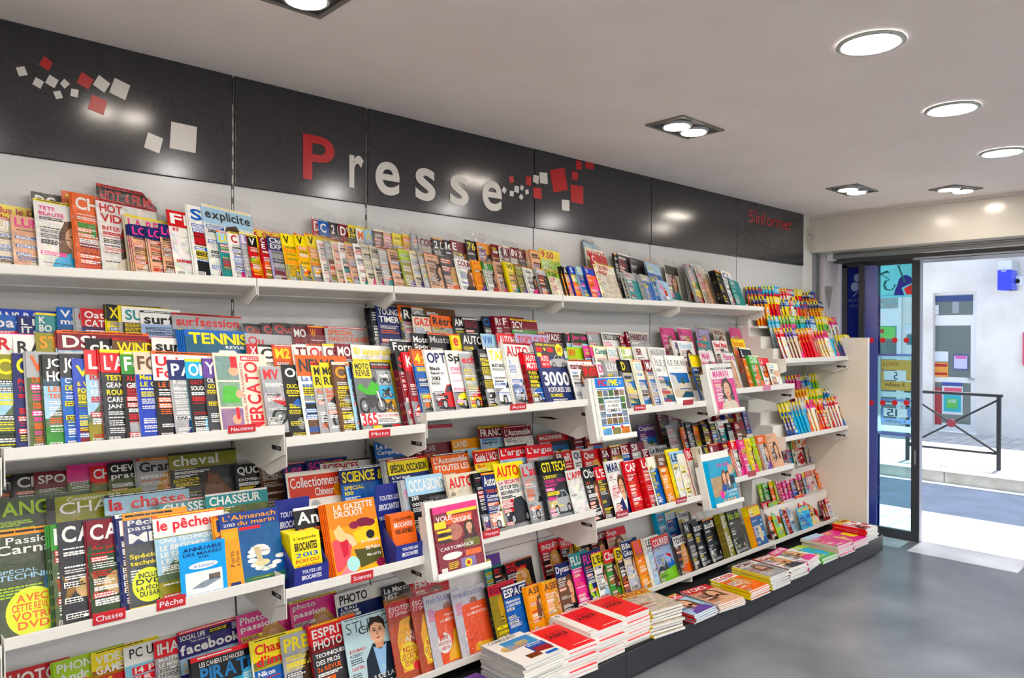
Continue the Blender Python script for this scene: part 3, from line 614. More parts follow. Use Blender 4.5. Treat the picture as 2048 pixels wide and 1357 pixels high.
# opposite facade with a shop door
def facade():
    y0, y1 = at_x(1866, 700, 14.3).y, at_x(1953, 700, 14.3).y; zt = at_x(1900, 585, 14.3).z
    m1 = MB(); m1.box(14.3, y0, .1, 14.6, 14, 4.6); m1.box(14.3, -14, .1, 14.6, y1, 4.6); m1.box(14.3, y1, zt, 14.6, y0, 4.6)
    struct(m1.build('wall_opposite', M_plaster)); return y0, y1, zt
fy0, fy1, fzt = facade()
FX = lambda u, v, d=14.42: at_x(u, v, d)
dr = empty('shop_door', (14.42, 0, 0)); tag(dr, 'white framed glass shop door across the street', 'door')
box('frame', M_white, (0, fy1, .1), (.06, fy0, fzt), dr)
def on_door(name, u0, v0, u1, v1, m, d=-.01, th=.008, par=None):
    a, b = FX(u0, v0), FX(u1, v1); return box(name, m, (d-th, min(a.y, b.y), min(a.z, b.z)), (d, max(a.y, b.y), max(a.z, b.z)), par or dr)
on_door('transom_pane', 1862, 593, 1946, 630, M_fgls, -.0, .006); on_door('upper_pane', 1867, 652, 1941, 756, M_fgls, 0, .006); on_door('lower_pane', 1867, 764, 1941, 850, M_fgls, 0, .006)
on_door('blind', 1862, 593, 1946, 602, mat('blind_blue', '3C5288', .5), -.01); on_door('notice', 1864, 611, 1878, 630, M_pw, -.01)
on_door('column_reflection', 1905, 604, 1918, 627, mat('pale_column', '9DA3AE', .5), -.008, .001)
on_door('poster', 1868, 703, 1897, 724, M_pw, -.01); on_door('poster', 1868, 725, 1897, 755, mat('poster_sale', 'E8A040', .5), -.01); on_door('poster_band', 1868, 728, 1895, 734, M_red, -.019, .002); on_door('poster_band', 1869, 745, 1895, 751, M_red, -.019, .002)
on_door('poster', 1907, 709, 1937, 741, mat('poster_violet', '5D5C9A', .5), -.01); on_door('poster_sheet', 1909, 712, 1935, 738, mat('poster_lilac', 'C8C8EC', .5), -.019, .002); on_door('poster_band', 1911, 713, 1933, 718, mat('poster_pink', 'D85AA8', .5), -.022, .002)
on_door('poster', 1885, 772, 1926, 831, M_pw, -.01); on_door('poster_band', 1885, 765, 1924, 772, mat('poster_blue2', '3A50B0', .5), -.01); on_door('poster_band', 1889, 775, 1924, 787, mat('poster_pink2', 'E05A78', .5), -.02, .002); on_door('poster_sheet', 1888, 788, 1923, 825, mat('poster_turq', '2FB8C4', .5), -.02, .002)
on_door('poster_patch', 1894, 797, 1916, 818, mat('poster_green', '5FC25A', .5), -.024, .002); on_door('red_print', 1867, 775, 1883, 850, mat('red_print', 'B8404A', .5), -.009, .002)
a = FX(1898, 799); b = FX(1914, 806); text_on((-.0265, a.y, b.z), (0, b.y-a.y, 0), (0, 0, a.z-b.z), (-1, 0, 0), 'GAGNEZ', M_pw, 'lettering', dr, .6)
on_door('handle', 1937, 757, 1947, 761, M_alu, -.01, .04)
# left part of the facade seen through the glass: window of the same shop
sw = empty('shop_window', (14.28, 0, 0)); tag(sw, 'white framed shop window seen through the sliding door', 'window')
GX = lambda u, v: at_x(u, v, 14.28)
def on_win(name, u0, v0, u1, v1, m, d=0, th=.02):
    a, b = GX(u0, v0), GX(u1, v1); return box(name, m, (d-th, b.y, b.z), (d, a.y, a.z), sw)
on_win('frame', 1752, 594, 1802, 880, M_white, .01, .03); on_win('transom_pane', 1754, 597, 1797, 617, mat('pane_grey', '98A8A6', .2), -.02, .006); on_win('lower_pane', 1754, 653, 1793, 845, M_fgls, -.02, .006)
on_win('poster', 1755, 654, 1792, 678, mat('poster_lime', '6CCB5A', .5), -.027, .004); on_win('poster_mark', 1762, 659, 1769, 667, M_red, -.032, .003); on_win('wall_sign', 1813, 650, 1826, 668, M_pw, .02, .03); on_win('wall_sign', 1814, 670, 1826, 690, M_teal, .02, .03)
# fascia strip with dark red letter feet at the top of the view, projecting blue sign, box
fa = empty('fascia_sign', (14.24, 0, 0)); a = at_x(1842, 520, 14.24); b = at_x(2080, 500, 14.24)
box('board', M_pw, (0, b.y-3, a.z), (.06, 3, a.z+.7), fa); tag(fa, 'white fascia sign over the opposite facade with dark red lettering', 'shop sign')
for u0, u1 in ((1895, 1945), (1962, 2000), (2020, 2060)): p, q = at_x(u0, 508, 14.24), at_x(u1, 505, 14.24); MB().cyl((-.01, (p.y+q.y)/2, p.z+.18), (0, (p.y+q.y)/2, p.z+.18), (p.y-q.y)/2, 24).build('lettering', mat('dark_red_letter', '6A3040', .5), fa)
sg = empty('projecting_sign', (13.86, 0, 0)); tag(sg, 'blue and white projecting sign on the opposite facade', 'shop sign')
P = [at_x(u, v, 13.9) for u, v in [(1998, 523), (2025, 530), (2023, 580), (1997, 577)]]
box('panel', mat('sign_grey', 'B8BEC8', .5), (0, P[1].y, P[2].z), (.42, P[1].y+.08, P[0].z), sg); box('face', mat('sign_white', 'DCE0E8', .5), (-.01, P[1].y, P[2].z), (0, P[0].y, P[0].z), sg); box('blue_field', mat('sign_blue', '3A48E0', .4), (-.02, P[1].y-.003, P[2].z), (.3, P[0].y+.005, P[2].z+(P[0].z-P[2].z)*.68), sg)
p = at_x(2004, 536, 13.9); q = at_x(2014, 545, 13.9); text_on((-.024, p.y, q.z), (0, q.y-p.y, 0), (0, 0, p.z-q.z), (-1, 0, 0), 'TION', M_pw, 'lettering', sg, .5)
a = at_x(2034, 553, 14.25); b = at_x(2046, 571, 14.25); ab = box('alarm_box', M_pw, (14.1, b.y, b.z), (14.3, a.y, a.z), bevel=.02); tag(ab, 'small white alarm box beside the blue projecting sign', 'alarm box')
MB().cyl((14.08, (a.y+b.y)/2, b.z+.06), (14.1, (a.y+b.y)/2, b.z+.06), .035, 14).build('lamp', M_black, ab)
a = at_x(2045, 665, 14.25); ps = box('wall_poster', mat('wall_poster_red', 'D8506A', .5), (14.24, a.y-1.2, at_x(2045, 732, 14.25).z), (14.3, a.y, a.z), bevel=.02); tag(ps, 'red wall panel on the opposite facade cut by the right edge', 'wall panel')
# railing
rl = empty('street_railing', (10.65, -.43, .1)); tag(rl, 'black crossed steel street railing with a red disc', 'railing')
M_iron = mat('black_iron', '23262E', .5); yl = at_x(1815, 880, 10.65).y+.43; top = at_x(2000, 792, 10.65).z-.1; bot = at_x(1990, 908, 10.65).z-.1
def bar(name, p, q, r_, par=rl): return MB().cyl(p, q, r_, 12).build(name, M_iron, par)
bar('post', (0, 0, 0), (0, 0, top), .026); bar('post', (0, yl, 0), (0, yl, top), .026); bar('handrail', (0, -.04, top), (0, yl+.04, top), .022); bar('lower_rail', (0, 0, bot), (0, yl, bot), .016)
bar('crossbar', (0, 0, top-.05), (0, yl, bot), .013); bar('crossbar', (0, 0, bot), (0, yl, top-.05), .013)
MB().cyl((-.02, yl/2, (top-.05+bot)/2), (.02, yl/2, (top-.05+bot)/2), .05, 20).build('disc', mat('dull_red', 'A04050', .5), rl)
# small cable clutter and grey speaker wedge on the wall right of the band
tw = MB().prism([(6.62, -.06, 2.2), (6.62, -.13, 2.2), (6.62, -.1, 1.99)], (.01, 0, 0)).build('sign_bracket', mat('grey_plate', '8F9092', .5)); 
tag(tw, 'small grey triangular plate on the wall above the puzzle magazines', 'bracket')
cl = MB(); rr = random.Random(3)
for i in range(5):
    z = 2.68-.035*i; cl.cyl((6.36+rr.uniform(-.02, .02), -.03, z), (6.40+rr.uniform(0, .03), -.05-rr.uniform(0, .03), z-.03), .008, 8)
tag(cl.build('cable_bundle', mat('cable_grey', 'B8B4AC', .5)), 'bundle of pale cables poking out beyond the sign band', 'cables')
# ============================================================ MAGAZINES
ORD = ['first','second','third','fourth','fifth','sixth','seventh','eighth','ninth','tenth','eleventh','twelfth','thirteenth','fourteenth','fifteenth','sixteenth','seventeenth','eighteenth','nineteenth','twentieth']
TENS = {20: 'twenty', 30: 'thirty', 40: 'forty', 50: 'fifty', 60: 'sixty', 70: 'seventy'}
def ordn(i):
    if i <= 20: return ORD[i-1]
    t = i//10*10
    return TENS[t][:-1]+'ieth' if i == t else TENS[t]+'-'+ORD[i-t-1]
ARTN = dict(P='a suited man', F='a woman', C='a car', B='a motorbike', S='sea foam', R='a sportsman', G='small photos', L='a landscape', H='a horse', I='a fish', W='a villa', A='bright shapes', N='a blurred photo', M='mountains')
def bay(x):
    k = 0
    for i in range(6):
        if x >= XM[i]-.03: k = i
    return k
class Row:
    """a line along a display step: base line (y, z), leaning back by `lean` degrees"""
    def __init__(s, name, y, z, lean, th=8.5):
        s.name, s.y, s.lean, s.th = name, y, R(lean), R(th); s.zf = z if callable(z) else (lambda x: z)
        s.U = Vector((0, math.sin(s.lean), math.cos(s.lean))); s.N = Vector((0, -math.cos(s.lean), math.sin(s.lean)))
        s.X2 = Vector((1, 0, 0))*math.cos(s.th) - s.N*math.sin(s.th); s.N2 = Vector((1, 0, 0))*math.sin(s.th) + s.N*math.cos(s.th)
        s.last = None
    def foot(s, u, v):
        # where the sight line to the top-left corner meets the leaning plane
        c = Vector((0, s.y, 0)); z0 = 1.0
        for _ in range(4):
            p = hit(u, v, s.N, s.N.dot(Vector((0, s.y, z0)))); z1 = s.zf(p.x)
            if abs(z1-z0) < 1e-5: break
            z0 = z1
        p = hit(u, v, s.N, s.N.dot(Vector((0, s.y, z0))))
        return p.x, (p.z-z0)/math.cos(s.lean), z0
    def place(s, o, x, z0, n_off, roll=0):
        m = Matrix((( s.X2.x, s.U.x, s.N2.x, 0), (s.X2.y, s.U.y, s.N2.y, 0), (s.X2.z, s.U.z, s.N2.z, 0), (0, 0, 0, 1)))
        o.matrix_world = Matrix.Translation(Vector((x, s.y, z0))+s.N*n_off) @ m @ Matrix.Rotation(roll, 4, 'Z')
OUT = []      # everything placed, labelled at the end
SPARE = MB()  # spare copies fanned behind the front ones, beyond the 300 that show largest
def sleeve_mesh(w, h, t, seed):
    r = random.Random(seed); nx, ny = 6, 9; ext = .03+r.uniform(0, .03); vs = []; fs = []
    for side, z in ((1, t+.0045), (-1, -.001)):
        for j in range(ny+1):
            for i in range(nx+1):
                x = -.006+(w+.012)*i/nx; y = -.002+(h+ext)*j/ny; k = r.uniform(-.0012, .0012) if side > 0 else 0
                if y > h: k += r.uniform(-.004, .005)*side; zz = t/2+side*(t/2+.002)*(1-(y-h)/ext)+k
                else: zz = z+k
                vs.append((x, y, zz))
    o = (nx+1)*(ny+1)
    for j in range(ny):
        for i in range(nx):
            a = j*(nx+1)+i; fs.append((a, a+1, a+nx+2, a+nx+1))
    m = MB(); m.add(vs[:o], fs); me = m.mesh('plastic_sleeve'); me.materials.append(M_sleeve)
    for p in me.polygons: p.use_smooth = True
    return me
def make_mag(w, h, t, seed, bgc, band, tc, title, art, heads, spine=None, photo=0, custom=None, bend=None):
    c = Cover(w, h, t, seed, bend); c.body(bgc, spine or (band if band != '-' and c.r.random() < .5 else bgc))
    if custom: custom(c)
    else: c.standard(bgc, band, tc, title, art, heads, photo)
    me = c.m.mesh('magazine'); me.materials.append(M_print); GEO[me.name] = c.m; return me
GEO = {}
CUST = {}
def c_bend(me): return 0.0
def put(row, u, v, w, n, bgc, band, tc, title, art, flags='', heads='', custom=None, hfix=None, kind='magazine', photo=0, desc=None):
    if isinstance(row, str): row = ROWS[row]
    x, h, z0 = row.foot(u, v); h = hfix or max(.17, min(h, .345)); w = w/100
    t = .0035 if 'b' not in flags else .012
    if 'd' in flags: t = .006
    dx = .0055 if t < .01 else .013; T = n*t+(n-1)*.0006; off = 0
    zb = z0*math.sin(row.lean)
    if row.last:
        lx, ln, lw = row.last; ln -= zb
        if x-(n-1)*dx-lx < lw: off = max(0, ln-(x-(n-1)*dx-lx)*math.sin(row.th)+.0015)
    off = min(max(off, 0), .046 if row.name == 'front' and row.y < -.4 else .036)
    if off > .014 and n > 2: n = 2
    if off > .02: n = 1
    T = n*t+(n-1)*.0006
    row.last = (x, off+T+(.004 if 's' in flags else .0012)+zb, w)
    sleeve = sleeve_mesh(w, h, t, len(OUT)) if 's' in flags else None
    me = make_mag(w, h, t, 1000+len(OUT)*7, bgc, band, tc, title, art, heads, photo=photo, custom=custom)
    roll = random.uniform(-.012, .012)
    if 'c' in flags: pass
    if n > 1:
        lc = Cover(w, h, t, 5, c_bend(me)); lc.body(bgc, band if band != '-' else bgc); r5 = random.Random(len(OUT))
        if band != '-': lc.rect(0, .78, 1, 1, band, 1)
        if title: lc.text(title.split('/')[0], .05, .82, .95, .95, tc, 4, maxasp=.8)
        for q in range(6): lc.rect(.02, .1+.11*q, .2, .1+.11*q+r5.uniform(.01, .06), r5.choice([tc, 'w', 'y', bgc]), 3)
        for k in range(1, n):
            tmp = bpy.data.objects.new('tmp', None); row.place(tmp, x-k*dx, z0+.001, off+T-t-k*(t+.0006), roll); M = tmp.matrix_world.copy(); bpy.data.objects.remove(tmp)
            b0 = len(SPARE.v); SPARE.v += [tuple(M @ Vector(p)) for p in lc.m.v]; SPARE.f += [tuple(i+b0 for i in f) for f in lc.m.f]; SPARE.c += lc.m.c
    for k in range(1):
        o = link(kind, me); row.place(o, x-k*dx, z0+.001, off+T-t-k*(t+.0006), roll)
        if sleeve and k < 2: link('plastic_sleeve', sleeve, None, o)
        OUT.append(dict(o=o, row=row.name, x=x-k*dx, bay=bay(x), k=k, n=n, bg=bgc, tc=tc, art=art, kind=kind, tit=bool(title), w=w, h=h, me=me, sl='s' in flags, desc=desc, lead=(k == 0)))
        if k == 0: first = o
    return first
# ---- rows
def zsel(tab, add): return lambda x: tab[min(bay(x), 4)] - .035 + .012 + add
ROWS = {}
for nm, tab in (('b', Z2), ('c', Z3)):
    ROWS[nm+'1'] = Row('front', -.442, zsel(tab, -.011), 18.5); ROWS[nm+'2'] = Row('middle', -.30, zsel(tab, .099), 17); ROWS[nm+'3'] = Row('back', -.145, zsel(tab, .209), 16)
ROWS['a1'] = Row('front', -.205, 1.9505, 21, 11); ROWS['a2'] = Row('back', -.112, 1.993, 12, 11)
ROWS['d1'] = Row('front', -.315, .2185, 19); ROWS['d2'] = Row('back', -.165, .361, 17)
# ---- record reader: "u,v,width_cm,copies;cover;band;title_colour;TITLE;art;flags;headlines"
KIND = 'magazine'
def read(row, txt, ox=0, oy=0, sc=1.0):
    rw = ROWS[row]
    for ln in txt.strip().splitlines():
        ln = ln.strip()
        if not ln: continue
        p = (ln.split(';')+['']*8)[:8]; u, v, w_, n = [float(q) for q in p[0].split(',')]
        art = p[5]; photo = 0
        if art.startswith('~'): photo = .7; art = art[1:]
        nm = ln.split(';')[8] if ln.count(';') > 7 else None
        put(row, ox+u/sc, oy+v/sc, w_, int(n), p[1], p[2] or '-', p[3], p[4], art, p[6], p[7], custom=CUST.get(nm) if nm else None, photo=photo, kind=KIND, desc=DESC.get(nm) if nm else None)
DESC = {}
# ---- hand-drawn covers
def cust(name, desc=None):
    def f(fn): CUST[name] = fn; DESC[name] = desc; return fn
    return f
@cust('mercato', 'pink newspaper with red vertical headline and footballers')
def _(c):
    c.rect(0, 0, 1, 1, 'F2DCC8', 1); c.rect(.03, .67, .43, .96, '7A9A94', 2, .6); c.ell(.34, .78, .09, .06, 'f', 3, .3); c.rect(.03, .35, .43, .65, '88A890', 2, .6); c.poly([(.08, .4), (.12, .6), (.36, .6), (.4, .4)], 'G', 3, .4); c.ell(.4, .5, .07, .05, 'f', 4, .2)
    c.rect(.03, .03, .43, .33, '9A7AA0', 2, .8); c.ell(.3, .2, .08, .06, 'f', 3, .3); c.rect(.3, .2, .36, .34, 'R', 4); c.rect(.3, .82, .42, .96, 'R', 4)
    c.text('MERCATO', .54, .04, .8, .9, 'R', 5, 1, rot=True); c.text("L'OFFICIEL DES TRANSFERTS", .46, .1, .51, .88, 'a04040', 5, .3, rot=True); c.rect(.5, .91, .85, .97, 'R', 4); c.text('MERCATO', .52, .92, .83, .96, 'w', 5); c.text('BLANC OU MANCINI', .84, .1, .9, .8, '3A8AA0', 5, .6, rot=True)
@cust('tennis', 'blue magazine with yellow title and capped tennis player')
def _(c):
    c.rect(0, 0, 1, 1, '1C5E7E', 1, .3); c.rect(0, .9, 1, 1, 'b', 2); c.text('TENNIS', .06, .8, .97, .96, 'y', 6, 1.4); c.text('REVUE', .6, .74, .9, .785, 'w', 6); c.ell(.62, .55, .16, .13, 'f', 3, .3); c.poly([(.42, .6), (.5, .72), (.74, .72), (.84, .6)], 'w', 4); c.poly([(.3, .1), (.4, .42), (.85, .42), (.98, .1)], 'w', 3, .3); c.lines(.05, .55, .35, 5, 'w')
    c.ell(.2, .3, .13, .1, 'r', 3, .5)
@cust('moto365', 'motorbike special with green superbike and red 365')
def _(c):
    c.rect(0, 0, 1, 1, '6f7478', 1, .5); c.rect(0, .9, 1, .97, 'k', 2); c.rect(.48, .9, 1, 1, 'k', 3); c.text('HORS-SÉRIE ESSAIS', .5, .955, .96, .985, 'w', 5, .5); c.text('2013 ET OCCASIONS', .5, .915, .96, .945, 'R', 5, .5)
    c.poly([(.02, .79), (.03, 1), (.45, 1), (.47, .79), (.42, .775), (.06, .775)], 'y', 4); c.text('MOTO', .07, .9, .42, .98, 'k', 6, 1.3); c.text('REVUE', .07, .8, .42, .89, 'k', 6, 1.3)
    c.bike(.04, .28, .72, .8, '4FB83A', 3); c.rect(.6, .68, .97, .88, 'A8B0B4', 2, .5); c.bike(.66, .7, .94, .86, 'w', 3); c.rect(.6, .48, .97, .67, '4FB0D8', 2, .4); c.bike(.66, .5, .94, .65, 'k', 3); c.rect(.6, .3, .97, .47, 'D8A040', 2, .4); c.bike(.66, .31, .94, .46, 'd', 3)
    c.rect(0, .14, 1, .29, 'w', 5); c.text('365', .03, .12, .42, .3, 'R', 7, 1.2); c.text('MOTOS TESTÉES', .45, .23, .97, .275, 'r', 7); c.lines(.45, .21, .9, 3, 'd', .01, .02, 7)
    for i, q in enumerate('sykr'): c.rect(.02+.25*i, .01, .25+.25*i, .12, q, 3, .9)
@cust('cars3000', 'navy car magazine with huge white 3000 and silver car')
def _(c):
    c.rect(0, 0, 1, 1, '27346A', 1, .2); c.rect(0, .78, 1, 1, '3a3a44', 2, .2); c.text('OFFRE SPÉCIALE', .06, .94, .72, .985, 'y', 6); c.rect(.06, .85, .25, .92, 'R', 4); c.rect(.42, .85, .62, .92, 'R', 4); c.text('+', .29, .86, .38, .92, 'y', 6); c.ell(.84, .89, .13, .1, 'y', 6); c.text('5€', .76, .85, .92, .93, 'r', 7)
    c.rect(.05, .77, .2, .83, 'y', 5); c.rect(.12, .6, .42, .8, 'R', 4); c.text('AUTO', .15, .7, .39, .78, 'w', 6, 1.2); c.text('MOTO', .17, .63, .37, .67, 'w', 6); c.car(.4, .6, 1, .82, 's', 3)
    c.text('3000', .08, .32, .95, .54, 'w', 7, 1.6); c.text('VOITURES 2013', .14, .22, .92, .3, 'w', 7); c.text('DU MONDE', .2, .15, .6, .2, 'y', 7); c.lines(.25, .12, .8, 2, 'w'); c.ell(.5, .02, .3, .03, 'y', 4, .4)
@cust('pic', 'blue and white classifieds magazine with grid of property photos')
def _(c):
    c.rect(0, 0, 1, 1, 'w', 1); c.rect(0, .84, 1, 1, '2E7AD0', 2); c.text('PIC', .1, .87, .38, .975, 'R', 7, 1); c.text('PME', .46, .87, .78, .975, 'y', 7, 1); c.rect(.42, .87, .44, .97, 'y', 5); c.lines(.82, .95, .96, 3, 'w', .012, .025, 5); c.lines(.04, .825, .96, 1, '2E7AD0', .02)
    for j in range(5):
        for i in range(5): c.rect(.03+.192*i, .7-.115*j, .2+.192*i, .8-.115*j, c.r.choice(['8a7a4a', '4a6a3a', '6a5a4a', '9a8a7a', '5a8a4a', '7a8a9a']), 2, .9)
    c.rect(.2, .4, .8, .66, '2E7AD0', 5); c.rect(.22, .41, .78, .65, 'w', 6); c.text('N°1 POUR ACHETER', .25, .585, .75, .63, 'k', 7, .6); c.text('OU VENDRE', .32, .515, .68, .56, 'k', 7, .6); c.text('COMMERCE', .27, .435, .74, .49, 'k', 7, .8)
    c.rect(.02, .215, .98, .235, '2E7AD0', 3)
    for i, q in enumerate(['6AA0D0', '7a7a4a', 'C87A40']): c.rect(.03+.32*i, .07, .32+.32*i, .18, q, 3, .7); c.rect(.02+.32*i, .165, .1+.32*i, .205, ['y', 'r', 'r'][i], 4)
@cust('annuaire', 'small cyan tide table booklet in front of the fishing magazine')
def _(c):
    c.rect(0, 0, 1, 1, '2EA0E8', 1); c.text('ANNUAIRE', .08, .87, .92, .94, 'n', 5, .9); c.text('DES MARÉES', .08, .79, .92, .86, 'n', 5, .4); c.text('2013', .4, .73, .62, .77, 'n', 5, .5); c.ell(.5, .6, .32, .06, 'w', 4); c.text('le Littoral', .3, .57, .72, .63, '2E7AD0', 6, .3)
    c.rect(.1, .12, .9, .5, 'w', 3, .15); c.poly([(.2, .22), (.5, .32), (.8, .36), (.86, .3), (.5, .2)], '8a98a8', 4, .6); c.rect(.6, .32, .85, .42, '6a6458', 4, .8)
@cust('almanach', 'blue sea almanac with orange side strip')
def _(c):
    c.rect(0, 0, 1, 1, '1E5C96', 1, .5); c.rect(0, .8, 1, 1, '27408A', 2); c.text("L'Almanach", .05, .9, .95, .97, 'F0A030', 6, .5); c.text('du marin', .28, .82, .92, .88, 'F0A030', 6, .5); c.text('2013', .05, .825, .24, .865, 'w', 6, .2)
    c.rect(0, 0, .28, .8, 'F2A030', 3); c.text('Ports', .1, .3, .17, .5, 'k', 5, 0, rot=True); c.text('& Marées', .19, .3, .25, .5, 'k', 5, 0, rot=True); c.rect(.06, .03, .22, .1, 'n', 4); c.rect(.3, .75, .66, .79, 'R', 4); c.rect(.03, .66, .24, .76, 'D8B040', 4)
    for i in range(16):
        a = i*.4; rr_ = .04+.016*i; c.ell(.64+rr_*math.cos(a)*1.1, .4+rr_*.9*math.sin(a), .085, .03, 'w', 4, .5)
    c.ell(.62, .28, .13, .045, 'D8CFA0', 5, .2); c.poly([(.55, .3), (.5, .5), (.6, .5), (.64, .3)], 'C8B890', 5, .2)
    c.rect(.3, 0, 1, .12, '2E6A50', 3, .3); c.lines(.4, .1, .85, 1, 'y')
@cust('gazette', 'orange art magazine with seated figure drawing')
def _(c):
    c.rect(0, 0, 1, 1, 'F0A030', 1); c.rect(0, .66, 1, 1, 'E08A30', 2); c.poly([(.45, .56), (1, .7), (1, .4), (.5, .42)], 'F6C838', 3)
    c.text('LA GAZETTE', .14, .88, .94, .965, 'w', 7, .6); c.text('DROUOT', .14, .79, .72, .87, 'w', 7, .6); c.ell(.7, .68, .17, .06, '7A2040', 4); c.ell(.5, .66, .1, .05, '8A2848', 5); c.ell(.82, .66, .12, .05, '7A2040', 5)
    c.poly([(.08, .62), (.2, .7), (.36, .5), (.3, .44), (.12, .5)], 'F0C890', 4); c.poly([(.02, .5), (.3, .56), (.42, .46), (.3, .2), (.1, .1), (.02, .1)], 'E0606A', 4); c.poly([(.16, .46), (.34, .5), (.3, .3), (.2, .26)], 'C83848', 5)
    c.poly([(.3, .58), (.44, .52), (.5, .4), (.4, .38), (.33, .46)], 'F4C8A0', 5); c.poly([(.02, .02), (.3, .2), (.42, .1), (.36, 0), (.02, 0)], 'F08A98', 5); c.ell(.36, .16, .13, .1, 'A8DCD8', 6); c.poly([(.42, .34), (.98, .3), (.98, .08), (.5, .08)], '4a4a1a', 4)
    c.poly([(.46, .08), (1, .14), (1, 0), (.44, 0)], 'F6B020', 5); c.text('Bill Pallot', .66, .3, .96, .35, 'w', 7, .5); c.text('Marcel By', .66, .2, .96, .25, 'w', 7, .5); c.text('Art Brussels', .58, .4, .96, .45, 'w', 7, .4); c.ell(.8, .5, .09, .06, 'k', 5); c.ell(.92, .1, .1, .06, '8A2848', 6)
@cust('studio', 'pale blue film magazine with man in dark jacket')
def _(c):
    c.rect(0, 0, 1, 1, 'BCD6DC', 1); c.lines(.05, .985, .95, 1, 'd', .01); c.text('STUDIO', .06, .8, .9, .94, '3a4048', 2, -.6); c.text('Ciné', .28, .76, .66, .86, 'k', 3, .2); c.text('e', .86, .8, .94, .85, 'k', 6, 0)
    c.poly([(.3, 0), (.34, .42), (.5, .6), (.86, .56), (1, .42), (1, 0)], '1E2838', 3, .2); c.poly([(.5, .56), (.56, .2), (.66, .18), (.76, .56), (.64, .5)], '9CC4E8', 4, .1)
    c.ell(.62, .74, .15, .15, 'E8B898', 5, .12, n=20); c.poly([(.47, .76), (.46, .86), (.54, .93), (.7, .93), (.78, .86), (.78, .72), (.73, .82), (.6, .86), (.51, .83)], '2a1c14', 6, .3); c.poly([(.54, .62), (.56, .52), (.7, .52), (.73, .66)], 'D8A080', 4, .1)
    c.ell(.57, .755, .028, .01, 'k', 7); c.ell(.68, .755, .028, .01, 'k', 7); c.poly([(.61, .76), (.6, .69), (.64, .69)], 'B87858', 7); c.ell(.62, .655, .045, .009, 'A04840', 7); c.rect(.53, .775, .6, .785, '2a1c14', 7); c.rect(.65, .775, .72, .785, '2a1c14', 7)
    c.text('DUSTIN', .06, .34, .28, .38, 'R', 6, .2); c.text('ROBERT', .06, .5, .3, .54, 'd', 6, .2); c.text('IRON MAN 3', .06, .56, .36, .6, 'R', 6, .2); c.lines(.06, .48, .3, 3, 'd'); c.lines(.06, .3, .26, 6, 'd'); c.text('JUDE LAW', .42, .12, .95, .2, 'w', 7, .2); c.lines(.45, .1, .9, 2, 'w', lay=7); c.rect(.58, .24, .68, .3, 'i', 7)
@cust('facebook', 'navy guide with big white lowercase title and red strip')
def _(c):
    c.rect(0, 0, 1, 1, '342C6E', 1); c.rect(0, .95, 1, 1, 'R', 2); c.lines(.03, .985, .97, 1, 'w', .014, lay=4); c.text('SOCIAL LIFE', .03, .86, .42, .93, 'w', 5, .8); c.rect(.48, .86, .84, .93, 'k', 3); c.lines(.5, .92, .8, 2, 'y', .012, .025, 4); c.rect(.86, .83, .97, .94, 'a', 4); c.ell(.915, .89, .03, .03, 'w', 5); c.text('Tout savoir sur', .18, .81, .5, .845, 'w', 5, .2); c.text('facebook', .02, .66, .98, .8, 'w', 6, 1.5)
    c.rect(0, .4, 1, .62, 'i', 3, .6); c.text('Le guide', .05, .5, .5, .56, 'x', 6, .6); c.text('des réseaux', .05, .42, .6, .48, 'x', 6, .6)
@cust('pirate', 'black hacker magazine with cyan band and blue title')
def _(c):
    c.rect(0, 0, 1, 1, '15161c', 1, .3); c.rect(0, .95, 1, 1, 'R', 2); c.lines(.1, .985, .9, 1, 'w', .014, lay=4); c.text('LES CAHIERS DU HACKER', .12, .88, .8, .93, 'w', 5, .6); c.text('PIRATE', .12, .72, .95, .87, '3A80B8', 5, 1.4); c.rect(.08, .6, 1, .68, '3AA0D0', 4); c.text('INFORMATIQUE', .14, .615, .68, .665, 'k', 6, .8); c.ell(.84, .66, .12, .09, '5AB8E0', 7); c.lines(.76, .7, .92, 3, 'w', lay=8)
    for i in range(14): c.ell(c.r.uniform(.1, .9), c.r.uniform(.1, .5), .03, .02, 'R', 3, .4)
    c.lines(.05, .5, .6, 5, 'w')
@cust('angel', 'red and gold esoteric magazine with yellow sticker')
def _(c):
    c.rect(0, 0, 1, 1, 'B84A20', 1, .5); c.rect(0, .8, 1, 1, 'C02028', 3); c.text('ÉSOTÉRISME', .06, .88, .95, .96, 'w', 6, .3); c.text('ET DIVINATION', .06, .82, .8, .865, 'w', 6, .1); c.poly([(.2, .1), (.15, .5), (.3, .75), (.6, .78), (.5, .4), (.4, .1)], 'F0B030', 2, .5); c.ell(.66, .64, .12, .12, '5a3020', 3, .4); c.text('LES', .45, .55, .7, .59, 'w', 6, 0); c.text('ANGES', .35, .46, .95, .54, 'w', 6, .1); c.sticker(.42, .28, .27, 'y', ['INCLUS', 'LES CARTES', 'DES ANGES'], 'r'); c.ell(.6, .14, .14, .06, 'R', 9)
@cust('medit', 'pale meditation magazine with orange booklet on its cover')
def _(c):
    c.rect(0, 0, 1, 1, 'C8C8D2', 1, .3); c.text('méditation', .06, .88, .95, .97, '6A7AA8', 6, 0); c.lines(.06, .8, .3, 6, 'p', .016, .03); c.ell(.6, .76, .12, .08, '9a7060', 3, .3); c.poly([(.22, .02), (.22, .72), (.3, .76), (.95, .76), (1, .7), (1, .02)], 'E85A30', 6); c.text('LA MÉDITATION', .34, .58, .94, .63, 'w', 8, .4); c.text('Initiation à', .48, .66, .8, .69, 'w', 8, .2)
    c.poly([(.4, .04), (.45, .16), (.62, .3), (.66, .45), (.72, .45), (.76, .3), (.95, .16), (1, .04)], 'F2B428', 7, .3); c.sticker(.36, .3, .19, 'w', ['LE LIVRE', 'INITIATION À', 'LA MÉDITATION'], 'r')
